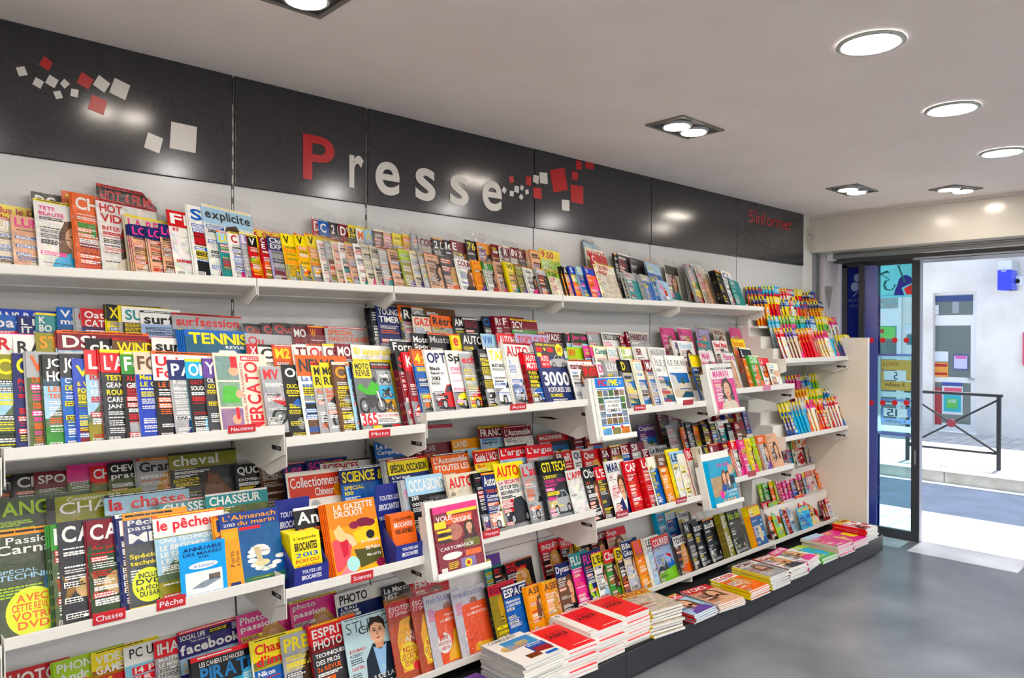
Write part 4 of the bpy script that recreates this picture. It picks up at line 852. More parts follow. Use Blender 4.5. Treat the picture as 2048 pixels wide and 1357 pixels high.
@cust('egypt', 'black and gold magazine with golden pharaoh mask')
def _(c):
    c.rect(0, 0, 1, 1, '8a7a20', 1, .4); c.rect(0, .82, 1, 1, 'C0203a', 3); c.text('ÉGYPTE', .06, .85, .9, .96, 'k', 6, .8); c.poly([(.3, .34), (.28, .7), (.45, .82), (.75, .82), (.92, .7), (.9, .34)], 'B8902C', 3, .3)
    for i in range(5): c.rect(.28+.02*i, .36+.07*i, .4, .38+.07*i, 'k', 4); c.rect(.8, .36+.07*i, .92-.01*i, .38+.07*i, 'k', 4)
    c.ell(.6, .58, .17, .16, 'E0B840', 5, .15); c.ell(.53, .6, .04, .014, 'k', 6); c.ell(.67, .6, .04, .014, 'k', 6); c.rect(.57, .34, .63, .43, 'n', 6); c.text('MOMIES', .06, .24, .6, .3, 'y', 7); c.text('DIVINE', .1, .16, .5, .21, 'y', 7); c.text('SUR EGYPTE', .06, .06, .8, .13, 'w', 7)
@cust('dvd_bar', 'navy sea fishing magazine with yellow DVD sticker')
def _(c):
    c.rect(0, 0, 1, 1, '3a4248', 1, .6); c.rect(0, .93, 1, 1, 'x', 3); c.lines(.03, .98, .97, 1, 'k', .02, lay=5); c.rect(0, .68, 1, .93, '38406E', 2); c.text('Pêche', .06, .87, .6, .925, 'w', 6, .8); c.text('passion', .06, .8, .66, .86, 'w', 6, .5); c.text('MER', .06, .69, .8, .79, 'w', 6, .7); c.text('Spécial', .05, .52, .5, .58, 'y', 6, 1); c.text('technique', .05, .45, .6, .51, 'y', 6, 1); c.lines(.05, .42, .5, 5, 'w')
    c.rect(.42, .12, .9, .6, '3A80B8', 5, .3); c.text('LA PÊ', .47, .5, .82, .57, 'w', 7, .8); c.rect(.42, .12, .9, .26, '2a6a5a', 6, .5); c.rect(0, 0, .5, .06, 'y', 4); c.sticker(.3, .26, .25, 'DCE820', ['INCLUS', 'DVD', 'LA PÊCHE', 'DU BAR'])
@cust('passion', 'dark green fishing magazine with yellow DVD sticker')
def _(c):
    c.rect(0, 0, 1, 1, '3c4a30', 1, .6); c.rect(0, .94, 1, 1, 'x', 3); c.lines(.03, .985, .97, 1, 'k', .02, lay=5); c.text('Passion', .12, .86, .6, .925, 'w', 6, .4); c.text('Carnassier', .02, .77, .98, .855, 'w', 6, .8); c.text('SPÉCIAL', .04, .6, .4, .64, 'i', 6, .2); c.text('TECHNIQUE', .04, .53, .72, .59, 'i', 6, .4); c.ell(.8, .66, .14, .08, 'w', 3, .4)
    c.rect(.46, 0, 1, .56, '4A7A9A', 5, .4); c.text('LA PÊCHE', .52, .44, 1, .52, 'w', 8, .8); c.text('DE LA PERCHE', .5, .36, 1, .42, 'w', 8, .8); c.poly([(.56, .02), (.6, .18), (.74, .24), (.9, .16), (.96, 0)], 'C04038', 6, .3); c.rect(0, 0, .46, .14, '223', 4) if 0 else None; c.lines(.04, .48, .44, 4, 'l'); c.sticker(.34, .24, .25, 'DCE820', ['AVEC', 'CETTE REVUE', 'VOTRE', 'DVD'], 'o')
@cust('cartes', 'bright fortune-telling magazine in the white clip-on rack')
def _(c):
    c.rect(0, 0, 1, 1, '8A2838', 1, .6); c.rect(0, .9, 1, 1, 'E8408A', 3); c.rect(.3, .86, .98, .91, 'y', 4); c.text('VOUS', .05, .78, .4, .86, 'w', 6, .8); c.rect(.25, .72, .85, .84, 'E86020', 3); c.text('ORIGINE', .4, .73, .82, .8, 'w', 6, .6); c.rect(0, .68, .25, .78, 'y', 2); c.ell(.42, .6, .18, .12, 'B87868', 4, .5); c.woman(.55, .44, .95, .74, '4a2030', '3a2418', 3)
    for i in range(4): c.rect(.04, .62-.05*i, .34, .655-.05*i, ['y', 'k', 'y', 'k'][i], 5)
    c.rect(.6, .34, .95, .46, '6a6a20', 5); c.rect(.6, .22, .95, .3, 'E87030', 5); c.text('CARTOMANCIE', .06, .36, .8, .41, 'w', 7, .6); c.ell(.3, .27, .22, .05, 'w', 6); c.rect(.46, .04, .8, .2, '8A7AB0', 5); c.ell(.63, .12, .08, .06, 'y', 6); c.ell(.63, .12, .04, .03, 'r', 7); c.rect(.03, .03, .16, .12, 'w', 5); c.lines(.2, .18, .42, 4, 'y')
@cust('plusbelle', 'turquoise magazine with pink script title in the middle rack')
def _(c):
    c.rect(0, 0, 1, 1, '4AA0C0', 1, .3); c.rect(0, .2, .5, .62, 'B09878', 2, .5); c.text('Plus Belle', .35, .82, .86, .9, 'p', 6, 0); c.woman(.36, .28, .76, .74, '3a5a9a', '7a5030', 3); c.bust(.55, .3, .9, .72, '5a6a70', '3a2a20', 'w', 'f', 4); c.rect(.78, .62, .97, .82, 'f', 5, .5); c.rect(.78, .4, .97, .58, 'd', 5, .5); c.text('2 grands', .55, .22, .97, .3, 'w', 7, .6); c.text('posters', .6, .15, .95, .2, 'w', 7, .6)
    for i in range(4): c.ell(.4+.14*i, .07, .05, .05, 'f', 4, .3)
    c.ell(.34, .22, .08, .09, 'p', 5, .4)
@cust('chasse_wide', 'olive hunting magazine with white title and deer antlers')
def _(c):
    c.rect(0, 0, 1, 1, '8a8c22', 1, .4); c.rect(0, .0, .08, 1, 'k', 2); c.text('Connaissance de la', .2, .93, .75, .98, 'w', 6, 0); c.text('CHASSE', .12, .78, .98, .92, 'w', 6, .1)
    for s_ in (0, 1): c.poly([(.4+.1*s_, .4), (.3+.3*s_, .6), (.26+.4*s_, .72), (.32+.34*s_, .66), (.44+.08*s_, .5)], '6a3a1a', 3)
    c.poly([(.4, .1), (.38, .4), (.48, .5), (.58, .4), (.56, .1)], '7a5230', 3, .5)
@cust('collec', 'white collectors newspaper with red masthead')
def _(c):
    c.rect(0, 0, 1, 1, 'E8E0D4', 1); c.rect(.03, .62, .97, .94, 'D8402A', 2); c.text('Collectionneur', .05, .78, .93, .92, 'w', 6, .6); c.text('Chineur', .46, .65, .8, .76, 'w', 6, .6); c.ell(.88, .7, .09, .09, 'x', 5, .4)
    c.rect(.05, .3, .3, .58, '8a9080', 3, .8); c.rect(.33, .1, .62, .44, 'E0602A', 3, .2); c.ell(.45, .5, .09, .1, 's', 4, .5); c.rect(.7, .2, .95, .5, 'E8A080', 3, .4); c.rect(.05, .05, .3, .26, 'E0602A', 3, .2)
@cust('mascot_free_pc', 'white PC magazine with red headline blocks')
def _(c):
    c.rect(0, 0, 1, 1, 'w', 1); c.rect(0, .0, 1, .74, '8CC4DC', 2, .2); c.text('PC UPDATE', .08, .83, .98, .96, 'k', 6, .4); c.rect(.1, .6, .62, .7, 'R', 4); c.text('14 PC', .14, .61, .58, .69, 'w', 6, .8); c.rect(.1, .49, .95, .58, 'R', 4); c.text('SUR MESURE', .13, .5, .93, .57, 'w', 6, .8); c.lines(.12, .46, .7, 3, 'd')
@cust('white_ile', 'white seaside home magazine with blue villa and pool photo')
def _(c):
    c.rect(0, 0, 1, 1, 'F4F2EC', 1); c.text('ÎLE DE RÉ', .05, .8, .95, .93, 'd', 6, -.3); c.text('HABITAT', .25, .74, .75, .765, 's', 6, -.2); c.rect(.05, .18, .95, .66, '2E6CB0', 2, .25); c.poly([(.05, .3), (.05, .64), (.3, .6), (.36, .42), (.36, .34)], 'C8C8C4', 3, .3); c.rect(.36, .36, .95, .46, 'D8CDB8', 3, .4); c.ell(.6, .5, .07, .07, '3a5a30', 4, .6); c.poly([(.05, .18), (.05, .34), (.95, .34), (.95, .3), (.4, .18)], 'C8B8A0', 4, .3); c.poly([(.3, .18), (.6, .3), (.95, .28), (.95, .18)], '22506A', 5, .2); c.text('INTÉRIEURS', .5, .08, .9, .12, 'i', 6, 0)
# ---- top shelf, back row then front row (left to right)
F1 = (0, 330, 3.877); F2 = (500, 380, 3.877); F3 = (1000, 440, 3.877)
read('a2', """
-140,285,21,1;y;y;r;inclus le DVD/collector n°35;F;s
232,205,21,1;k;-;w;DC;Fc;s
475,200,20,1;o;-;y;3;G;s
735,142,22,1;k;-;r;HOT 4 FILMS;~Nn;s
1290,365,19,1;s;r;w;F;G;s
1930,490,19,2;p;y;r;6.90;A;s
""", *F1)
read('a2', """
470,212,13,1;r;-;w;DVD;~Fp;s
520,240,12,1;b;-;w;C;A;
605,250,14,1;m;k;w;2 DVD;F;s
680,265,13,1;m;-;w;DVD;F;
750,268,13,1;y;-;k;BA/DE;~Nj;s
812,300,13,1;w;-;o;M;F;
880,308,13,1;i;-;y;A;F;s
950,305,13,1;q;-;w;;Fo;s
1025,330,16,1;f;-;w;;Fi;s
1095,335,16,1;a;y;w;;~Na;s
1178,345,14,1;x;-;y;;F;s
1245,340,14,2;s;-;m;;F;s
1290,360,21,1;s;-;m;COCO;Fk;
1405,370,20,1;k;-;w;2 DVD;Ff;s
1495,390,17,1;d;-;w;16;~Nk;
1545,390,21,1;k;m;w;E;Fd;s
1665,388,17,1;k;-;y;76;A;s
1750,405,16,1;x;-;y;;F;s
1860,420,15,1;m;-;w;;F;
1920,430,16,1;w;-;k;SP;F;s
""", *F2)
read('a2', """
5,205,15,1;m;-;w;R;F;s
68,214,15,1;w;m;w;INT;Fd;
125,220,18,1;k;m;w;X;F;s
205,240,20,2;f;-;k;;Fk;b
290,225,21,1;y;-;r;9.50;~Nl;s
635,150,22,1;i;-;r;;~Nw;s
645,215,24,1;z;-;r;MANGAS;~Nz;s
868,262,21,2;k;-;s;;~Nk;
898,255,21,1;k;-;d;;~Nd;s
995,290,21,1;k;-;s;;Hd;s
1110,310,22,1;i;-;b;;~Ni;s
1270,350,21,1;z;k;k;JAPON;F;s
1420,345,18,3;s;-;q;;G;
1475,338,23,1;w;-;s;;Ff;s
1700,392,20,2;a;-;n;CIT;Fr;
""", *F3)
read('a1', """
-60,400,20,1;e;-;w;UN;Fq;
78,388,21,1;f;-;p;LUN;Fe;s
255,260,21,1;w;-;k;;Fc;s;TETE/BEAUTE
540,218,21,2;o;o;w;CHO;G;s
735,258,22,1;w;-;r;HOT/VIDEO;~Fe;s;INTERVIEW
955,388,21,2;e;-;p;LA REVUE;Aef;s
990,482,13,3;f;n;p;LOVE;Fe;
1112,508,13,3;f;n;p;LOVE;Fe;
1205,482,15,3;f;n;p;LOVE;Fe;
1275,372,20,1;w;r;w;FI;~Nw;;40/*VERITES
1420,330,20,4;w;-;b;S 10;G;
1537,318,22,1;w;i;d;explicite;Fq;s
1658,530,14,3;e;i;y;LOVE;N;
1745,540,14,3;w;-;r;C;Fp;
1830,545,14,3;v;a;w;L;N;
1880,568,14,4;r;k;w;V;A;
1960,580,14,3;o;y;p;A;A;
""", *F1)
read('a1', """
30,385,14,2;r;m;w;C/E;G;
92,378,18,2;a;n;w;Club/EXP;G;s
203,370,17,2;x;y;k;V;Co;d
303,366,17,2;x;y;k;V;Co;d
392,366,19,2;x;y;k;V;Co;ds
482,420,15,2;w;-;p;;F;s
535,425,14,2;s;-;m;;G;s
590,430,14,2;e;-;p;;F;
645,436,14,2;w;-;n;;G;s
700,436,15,2;f;-;m;;F;s
760,445,14,2;w;-;q;;F;
820,450,15,2;e;-;p;;F;s
885,460,15,1;e;-;g;;F;s
950,470,14,2;s;-;m;;F;s
1025,478,16,1;f;-;w;;Ff;s
1115,486,16,2;u;l;w;;F;s
1200,495,15,1;e;-;w;;F;s
1260,500,14,2;s;-;k;;F;s
1310,510,17,1;f;-;q;;Ff;s
1435,530,19,2;d;-;w;;Fo;s
1565,545,19,2;w;-;m;COURRIER;Fd;
1700,552,14,2;x;-;o;;F;
1785,560,16,2;w;g;w;S;F;s
1875,560,14,2;f;-;p;;F;s
1945,560,14,2;y;-;k;VI;F;s
""", *F2)
read('a1', """
8,345,14,2;y;-;k;VI;F;s
80,355,15,2;u;-;y;;F;s
155,390,16,2;w;-;m;;Fp;s
255,450,14,3;s;-;n;;N;b
335,400,20,1;w;l;k;9.50;~Nz;s
450,372,13,2;x;k;w;A;A;b
490,378,13,2;o;B;w;S;A;b
545,385,13,2;i;i;y;W;Nb;b
600,388,14,2;o;B;w;W;A;b
660,275,20,2;r;-;w;C;~Nw;
705,350,22,1;z;-;r;DESSIN/MANGA;~Ne;s
930,412,17,2;d;s;w;;N;b
1060,432,15,2;s;-;d;;N;b
1115,330,20,1;b;i;r;;~Ro;s
1200,480,17,1;i;-;r;;~Rr;b
1435,370,19,3;s;-;d;;G;s
1500,370,22,1;e;-;k;;Ff;s;*15
1625,405,14,3;k;-;k;;Nk;b
1690,400,20,1;w;-;n;C.I;Fr;
1755,460,21,1;t;-;w;GAR;~Nt;
""", *F3)
# ---- Nautisme bay
G1 = (0, 600, 3.877); G2 = (500, 600, 3.877); G3 = (1000, 600, 3.877); G4 = (1400, 540, 5.025)
read('b3', """
-150,62,30,1;n;B;w;DANS BATEAUX;S
-70,118,21,1;b;-;w;bateau;Sb
125,128,22,1;n;-;w;L B/ITALIE;Nn
262,102,21,1;t;-;w;K/BO;S
432,58,20,1;b;-;w;Voile/magazine;S
570,72,20,2;s;-;r;C;Ws
615,72,23,1;w;r;w;Oata/CATALOGUE;S
815,42,20,2;y;k;y;X;Ny
905,52,20,1;y;-;k;P;N
930,62,22,1;w;-;t;SURF;Nk
1075,90,24,1;w;-;k;surfse;Mi
1328,102,29,1;s;-;R;surfsession;S;s
""", *G1)
read('b2', """
-110,255,25,1;p;-;r;RAID;L
-50,270,20,1;w;-;r;RAIDS;Lp
100,300,21,1;w;-;k;RAID;F
275,258,20,1;u;-;x;STA;Pu
436,243,30,2;i;m;w;DSI;Ni
655,300,24,1;k;-;w;chasse;N
862,298,28,1;q;-;y;WIND;S
1165,295,23,1;w;-;k;surfse;S
1410,240,26,5;b;-;y;TENNIS;P;;;tennis
""", *G1)
read('b1', """
-80,425,20,1;j;u;y;C;Lj
78,418,20,1;n;-;y;CYCLE;Rn;;POUR LE/TOUR
183,408,21,2;s;-;o;V;Hs;;*DENIS
305,435,21,2;j;k;w;JOGGING/HORS-SERIE;Lg;;LES MEIL/TECHNIQUE
442,430,19,1;b;k;w;JOGGING;Rb;;*C'EST/DE
535,468,18,1;B;-;y;VÉLO;Gb;;*6 VAIN/*POUR U/*TOUR
628,400,21,1;u;R;w;LE CY;Lu;;10/*LES BO/*REGLA
748,400,21,2;d;R;w;L'ACHAT;Nd;;TEST/*GEANT/ROUES/*CARBONE/*JANTES
905,412,21,1;k;g;w;FOOT;G;;ALBUM/*GIEZ
1015,418,21,1;B;e;q;FOOT;Rr;;Mes/LE G
1148,408,24,1;k;w;R;Univers/Foot;Rv;;LE MUR
1290,478,18,1;s;n;w;PARIS;P;;*Ronaldo/Ménez
1420,468,18,1;k;c;w;OM;Pc;;GASTON/*SOUGOU
1548,462,18,1;d;v;w;YOL;Rr;;*OL 20/GO SO
1632,418,21.5,1;e;-;R;M;R;;;mercato
""", *G1)
read('b2', """
-48,262,21,1;s;-;r;Qu;C;s
-40,350,20,1;r;-;w;XRAY;B
30,362,21,1;w;-;k;CI;Bo
150,362,20,2;o;-;y;M2;Bb
318,360,20,2;w;-;m;TT;Br
418,352,21,1;w;-;R;Ouad;Br;s
545,352,20,1;w;-;m;CR;Bd
636,348,19,1;k;m;w;MOTO;Bk
765,352,24,1;w;-;y;10 appareils;Ny
""", *G2)
read('b3', """
-60,185,20,1;k;-;r;Qu;Ck;s
78,182,20,1;k;-;r;Qu;Ck;s
165,180,21,1;k;-;r;Quad;Ci;s
310,208,21,1;m;-;w;MO;Bd;s
435,202,20,1;m;-;x;W;Bk
575,208,31,1;s;-;o;SPECIAL/HARLEY-DAVIDSON;Bx
""", *G2)
read('b1', """
70,520,20,1;s;-;R;MV;Br
225,510,21,1;k;-;w;Op;Bb;;DUCATI
335,430,25,1;w;o;d;NEWS;Gk;;La RS/ses 4
455,492,20,1;s;y;k;MOTO/REVUE;Bk;;Essai
528,492,20,1;s;y;k;MOTO/REVUE;Bk;;Essai
625,490,21,2;q;-;x;Café;Bs
735,500,20,1;i;-;b;R;Bb
770,490,21,2;k;-;k;M;B;;;moto365
""", *G2)
read('b3', """
905,70,20,4;k;-;s;;Ck
950,52,23,1;n;-;w;YOUNG/TIMERS;Cn
1130,40,20,1;d;o;w;A;Cs
1165,60,20,1;s;k;w;Rétro;Cs
1245,62,20,1;s;-;w;Gaz;Cs
1345,62,22,1;u;q;w;;Cq
1228,125,24,1;e;-;R;GAZOLINE;Cr
1380,122,24,1;s;o;k;RétroPh;Cd
1562,130,20,1;j;k;w;AM;Cg
1645,142,22,1;k;-;m;BIG;Cr
1790,130,20,1;k;-;b;CL;Cb
1870,132,20,4;m;-;w;RC;Cm
1930,132,20,1;m;-;w;F;Cw
""", *G2)
read('b3', """
65,150,24,1;g;m;w;2CV;Cs
""", *G3)
read('b2', """
1075,308,23,1;k;-;w;Formule;Cr;;S/S
1240,258,21,1;k;-;w;Moto/Sport;Cw
1365,255,21,1;k;-;s;Mustang;Ck
1545,280,20,2;y;-;R;e;Cr
1620,258,21,1;k;-;w;AUTO;Cg
1782,265,20,1;w;i;b;VW;Cw
1905,262,22,2;w;R;w;AUTOHEBDO;Cs
""", *G2)
read('b2', """
110,262,29,1;w;a;R;TOP'S CARS;Cs;s
""", *G3)
read('b1', """
1105,390,20,4;m;k;r;S;Ck
1150,385,22,2;m;R;w;K;Cr
1235,390,22,2;b;o;y;4x4;Co
1335,395,22,2;w;-;n;OPT;Cr;;Black/Sporti/2013
1508,400,21,1;w;-;k;Spe;Cy;;STARS
1612,418,21,1;s;-;R;echapp;Cr;;FIAT
1740,390,20,4;k;-;w;;Ck
1815,378,21,1;w;-;y;TARGA;Cw;;*MUSTANG
""", *G2)
read('b1', """
0,310,22,3;w;-;r;AUTO;Cs;;5
155,412,21,4;k;R;w;AUTO/MOTO;Cb;;PUISS/RECENT
242,330,26,1;n;-;w;3000;C;;;cars3000
518,468,23,1;w;-;m;marie claire;Fw;;TEST/*MODE
612,512,19,1;m;q;R;INSIK;Fk
""", *G3)
read('b3', """
285,252,21,1;m;-;p;VI;W
345,252,21,1;e;m;w;VADEC;W
485,262,20,4;d;-;p;J;Lg
522,262,22,1;j;-;p;Jardin;Lg
668,252,21,1;s;-;w;A;W
780,252,24,1;w;-;k;DECO DESIGN;W
920,278,14,1;m;-;w;D;W
962,250,20,2;m;-;w;H;W
985,250,25,1;s;-;m;HABITAT;W
""", *G3)
read('b2', """
475,378,21,1;t;-;w;ID;W
512,368,21,1;l;-;o;MW;Lp
635,358,20,1;k;p;l;;Lp
690,358,20,1;k;p;l;;Lp
715,365,23,1;z;-;t;Campagne;W
820,372,21,1;z;-;i;DEC;W
915,368,21,2;w;-;l;EE/jardin;W
1030,368,20,3;w;-;m;BR;W
1142,370,22,2;w;-;s;MAISONS;W
""", *G3)
read('b1', """
735,485,20,1;w;-;p;DEC;Wr;;*IDEES
790,478,20,3;s;-;w;LUX;W
905,470,20,3;s;k;y;D;Ws
1012,470,21,3;z;-;i;ART;Wb
1100,470,20,3;e;m;w;MA;W
1155,438,22,3;w;-;s;ÎLE DE;W
1268,432,27,1;w;-;d;ILE;W;;;white_ile
1458,430,23,1;b;y;y;MER;Fe;
""", *G3)
read('b3', """
1232,215,21,1;p;-;m;P;Fe;s
1370,215,21,1;p;-;m;A;Fe;s
1508,215,21,1;a;-;m;S;Fe;s
1640,225,21,1;e;-;m;SPECIAL;Fe;s
1770,215,21,1;p;-;m;A;Fe;s
""", *G3)
read('b2', """
1330,320,21,3;w;-;v;R;Fi
1370,322,23,1;w;-;i;famili;Fy
1520,318,20,1;w;t;R;Mois;Fp
1640,318,24,1;w;-;R;Neuf Mois;Fw
1785,300,24,1;o;y;o;Enfant;Ff
""", *G3)
read('b1', """
1540,398,20,2;p;w;p;MAM;Fe;s
1705,402,20,2;w;-;p;Houra;Ff;s
1842,372,20,2;o;k;w;L;Fo
1900,440,20,2;r;G;w;CU;Ao
""", *G3)
read('b1', """
455,868,19,2;g;G;w;CUIS;Ao
572,885,20,1;w;R;w;CA;Ao
665,940,20,2;w;z;i;Cuis;Af
""", *G4)
# ---- Chasse / Pêche bay
H1 = (0, 880, 3.877); H2 = (420, 880, 3.877); H3 = (860, 880, 3.877); H4 = (1200, 830, 6.787); H5 = (1300, 850, 3.877)
read('c3', """
-110,290,21,1;d;-;w;Ch;H
90,280,23,2;k;-;w;Cheval;H
252,262,23,1;k;m;w;SPORT'Q;H
515,205,22,1;u;p;p;Cheval;H
690,215,19,1;k;R;w;CH;H
825,185,21,1;k;-;w;CHEVAL/pratique;H
1045,158,22,2;s;-;k;Grand;F;;*IMPERIAL
1305,112,28,1;u;-;w;cheval;H;s
""", *H1)
read('c2', """
-130,480,31,1;j;-;l;SANGLIER;Nj;s
360,462,31,1;u;-;w;CHASSE;H;;;chasse_wide
800,440,30,1;i;-;R;la chasse;H
1225,490,25,1;t;-;w;CHASSEUR;H;s
1585,432,26,1;t;-;w;CHASSEUR;H
""", *H1)
read('c1', """
-80,722,29,1;j;x;w;PAS;I;s;;passion
372,668,20,3;j;g;w;K;I
425,655,21,1;d;-;w;CARP;Id
642,642,21,2;m;-;w;CARP;Ij;;Au printemps
885,595,21,2;n;-;w;P;In
930,588,22,1;n;x;w;PÊCHE;I;s;;dvd_bar
1168,602,26,1;u;w;R;le pêcheur;Lu;;*CINQ TECHNIQUES/*LE BROCHET/*LE SANDRE/*LE SILURE
1645,600,18,2;x;-;n;L;S
1685,592,24,1;b;-;x;ALMANACH;S;;;almanach
""", *H1)
read('c3', """
180,200,21,1;k;-;w;QUOI D'E;Nk;;*EXOTIQUE
378,215,21,1;q;-;s;LES CAHIERS/SCIENCE;Nq
555,190,24,1;n;-;p;Les dos;Nn
740,168,22,1;n;-;p;SCIENCE;Nv
845,180,28,1;w;-;r;SCIENCES;Nn
""", *H2)
read('c2', """
580,265,28,1;w;R;w;COLL;G;;;collec
988,228,25,1;n;-;y;SCIENCE &;Nb;;*SPECIAL/*100
""", *H2)
read('c1', """
635,540,20,1;k;-;w;Anti;Nk;;BROCANTE/*35
875,510,25,5;o;-;w;LA GAZETTE;A;;;gazette
""", *H2)
read('c3', """
1245,40,21,2;k;-;w;;Ck
1255,28,23,1;d;b;w;Le Monde/Camping-Car;Cw
1580,60,20,2;m;-;w;C;Cm
1640,40,22,1;m;-;s;CAR;Cs;s
1865,5,24,1;x;-;w;LAND;Lx
""", *H2)
read('c3', """
1760,990,24,1;i;m;w;FRANCE;Cs
1945,985,22,1;r;m;w;LA;Cr
""", *G2)
read('c3', """
5,992,25,1;w;m;w;L'Automobile;Cr
285,1062,30,1;d;r;w;MAÇONNERIE;W
550,1022,18,2;m;-;w;CN;W
640,1032,18,2;m;-;w;AMENA;W
""", *G3)
read('c2', """
1330,172,20,3;s;-;m;;Cm
1362,165,25,1;n;y;k;SPÉCIAL OCCASION;Cb;;L'argus
1705,122,26,1;o;o;w;L'Automobile/*TOUTES LES;Cr;;*DU MONDE
""", *H2)
read('c2', """
325,88,24,1;b;r;w;Guide L'ACHAT;Ny;;3500
525,60,24,1;i;R;w;L'argus;G
728,52,24,1;s;R;w;L'argus;G
960,100,20,1;m;-;w;ER;Cr
1000,102,20,1;r;-;w;eR;Cm
1085,92,19,1;w;-;n;QUE;Fk
1160,88,21,2;r;-;w;Que;Fd
1310,68,17,2;m;-;w;SA;N
1378,52,17,2;m;-;w;ART;N
1470,40,17,1;w;-;r;NTI;N
1535,22,17,2;m;-;w;SI;N
""", *H3)
read('c1', """
1455,310,20,3;s;-;i;;Cs
1505,300,23,1;k;i;w;OCCASIONS;Cw;;*200/*occasions
""", *H2)
read('c1', """
112,282,22,2;e;-;R;AUTO;Ck;;*AU
320,268,20,3;k;-;w;;Cb
375,268,20,1;n;-;w;Automobile;Cw;;TOUS LES/*Conseil
485,195,23,1;w;y;R;AUTO;Cd;;LA SECURITE/*LE TOP DES/*NOUVEAUTES
690,195,21,1;s;-;R;L'auto;Cs
820,170,23,4;d;k;y;GTI TECH;Cs;;*L'ENFANT/DOSSIER SPECIAL
1045,245,19,1;w;-;R;L'APPEL;Nw;;*LA FIN/*DES A
1158,222,18,1;k;-;w;Obs;Pk;;LA C/*PIEGES/*PAR
1260,218,20,1;d;R;w;L'EXP;Pk;;FIC
1345,175,20,2;w;-;n;MAR;Pn;;VAL
1480,172,20,3;r;R;w;CAP;Nr
1600,150,19,5;r;-;w;Le;Pd
1660,145,14,2;z;-;k;;N
1730,128,17,10;x;q;q;;Nx
1800,85,17,5;y;-;y;;Ny
1825,105,19,2;w;i;n;LE;Nw
""", *H3)
read('c3', """
495,145,22,1;v;-;w;Capital;Ws
755,-10,20,2;m;-;w;C;N;s
900,-10,20,2;m;-;w;L;N;s
1060,-5,18,2;m;-;w;A;N;s
1320,20,18,3;m;-;w;F;Fd
1410,20,18,3;k;-;w;;N
1540,70,18,4;m;-;s;;N
1650,85,18,5;n;-;l;;N
1800,60,18,4;m;-;w;;N
1905,35,18,7;b;-;n;;Nb
2010,15,21,1;c;-;w;LUI;Fk
""", *H4)
read('c2', """
560,480,16,1;m;-;w;SC;N
645,440,24,1;s;-;k;Le Monde;G
890,150,20,1;s;-;m;;~Ns;s
1080,180,18,2;o;-;k;;N
1130,110,18,2;k;-;s;;N
1235,140,18,1;k;o;y;;N
1345,140,19,4;k;-;s;;N
1455,110,19,2;m;k;w;;N
1560,90,19,3;k;w;r;;N
1680,120,18,3;k;-;l;;N
1780,110,18,3;k;m;w;;N
""", *H4)
read('c1', """
1000,555,19,1;z;-;w;BOU;Nz
1122,475,18,2;w;R;w;BC;Nw
1260,450,18,6;e;-;k;V;N
1350,440,19,2;d;-;y;VO;Ny;;37
""", *H4)
read('c1', """
425,160,18,2;w;m;w;M;F
540,145,17,3;m;-;w;;F
600,130,17,3;w;R;w;P;F
660,118,18,3;p;-;r;;F
715,108,17,2;y;-;m;;F;;BAC
770,100,17,2;l;-;m;;F
805,92,17,3;s;o;w;;F
880,80,20,3;f;-;o;;Ff
""", *H5)
# ---- bottom shelf
J1 = (0, 1150, 4.096); J2 = (440, 1150, 4.096); J3 = (880, 1100, 3.938); J4 = (860, 880, 3.877); J5 = (1300, 850, 3.877)
read('d2', """
-60,835,30,1;u;r;w;PHOTO;L
430,725,24,2;l;-;w;PHONE LIFE/Android;A
742,650,27,1;R;y;w;VIDEO/GAMER;Nr;;25€
1010,608,24,1;w;-;k;PC;C;;;mascot_free_pc
1248,560,22,1;s;R;w;IHARD;Ns;;*MAITRISER/*LE MONTAGE
1450,480,26,1;n;-;w;F;A;;;facebook
""", *J1)
read('d1', """
1540,690,27,2;k;-;c;P;A;;;pirate
""", *J1)
read('d2', """
130,345,27,1;h;-;w;Photo/passion;Fk;s
560,235,27,1;h;-;w;photo/passion;Fk;s
940,168,28,2;w;-;k;PHOTO;Nn;;*L'EAU
1315,110,25,1;w;k;w;La Marche/HIST;Nx
1560,40,24,3;r;R;w;HIST;Pk
""", *J2)
read('d1', """
240,555,24,2;w;y;R;Chasseur/d'ima;Nb;;*Nikon
480,515,25,1;s;-;y;PREM;Fe
712,430,24,2;k;R;w;ESPRIT/PHOTO;Nd;;*TECHNIQUES/*DES PROS/2e REVUE
985,385,29,1;i;-;k;STUDIO;P;;;studio
1345,255,22,1;r;-;w;ESO;A;s;;angel
1540,200,22,1;r;-;w;ESO;A;s;;angel
1650,190,24,1;a;-;b;MED;A;s;;medit
1880,150,24,1;a;-;b;MED;A;s;;medit
""", *J2)
read('d2', """
325,60,14,1;v;-;w;;N
408,150,18,1;k;-;R;SO;Fd
500,115,24,1;k;-;R;MAGIE/SORCELLERIE;Fr;;*DEVENEZ/*BONNE
""", *J3)
read('d1', """
355,300,21,3;k;-;y;EGY;A;;;egypt
475,305,20,1;n;-;w;ESPACE;Nb;;*Naissance/*L'UNIVERS
655,300,18,4;x;-;q;ASIE;Fx
780,265,20,4;x;-;q;ASIE;Fx;;*Nirvana
882,130,19,1;q;n;w;Dynastie;Fk;;*LES AM
""", *J3)
read('d2', """
838,805,21,2;k;R;w;ENQUÊTES;Fr
992,778,21,1;k;R;w;FAITS DIVERS;Fk
1112,770,19,2;k;y;w;ASS;F
1225,745,19,2;k;m;w;ENQUETE;Pk
1352,708,23,1;e;R;w;Saga;Fq
""", *J4)
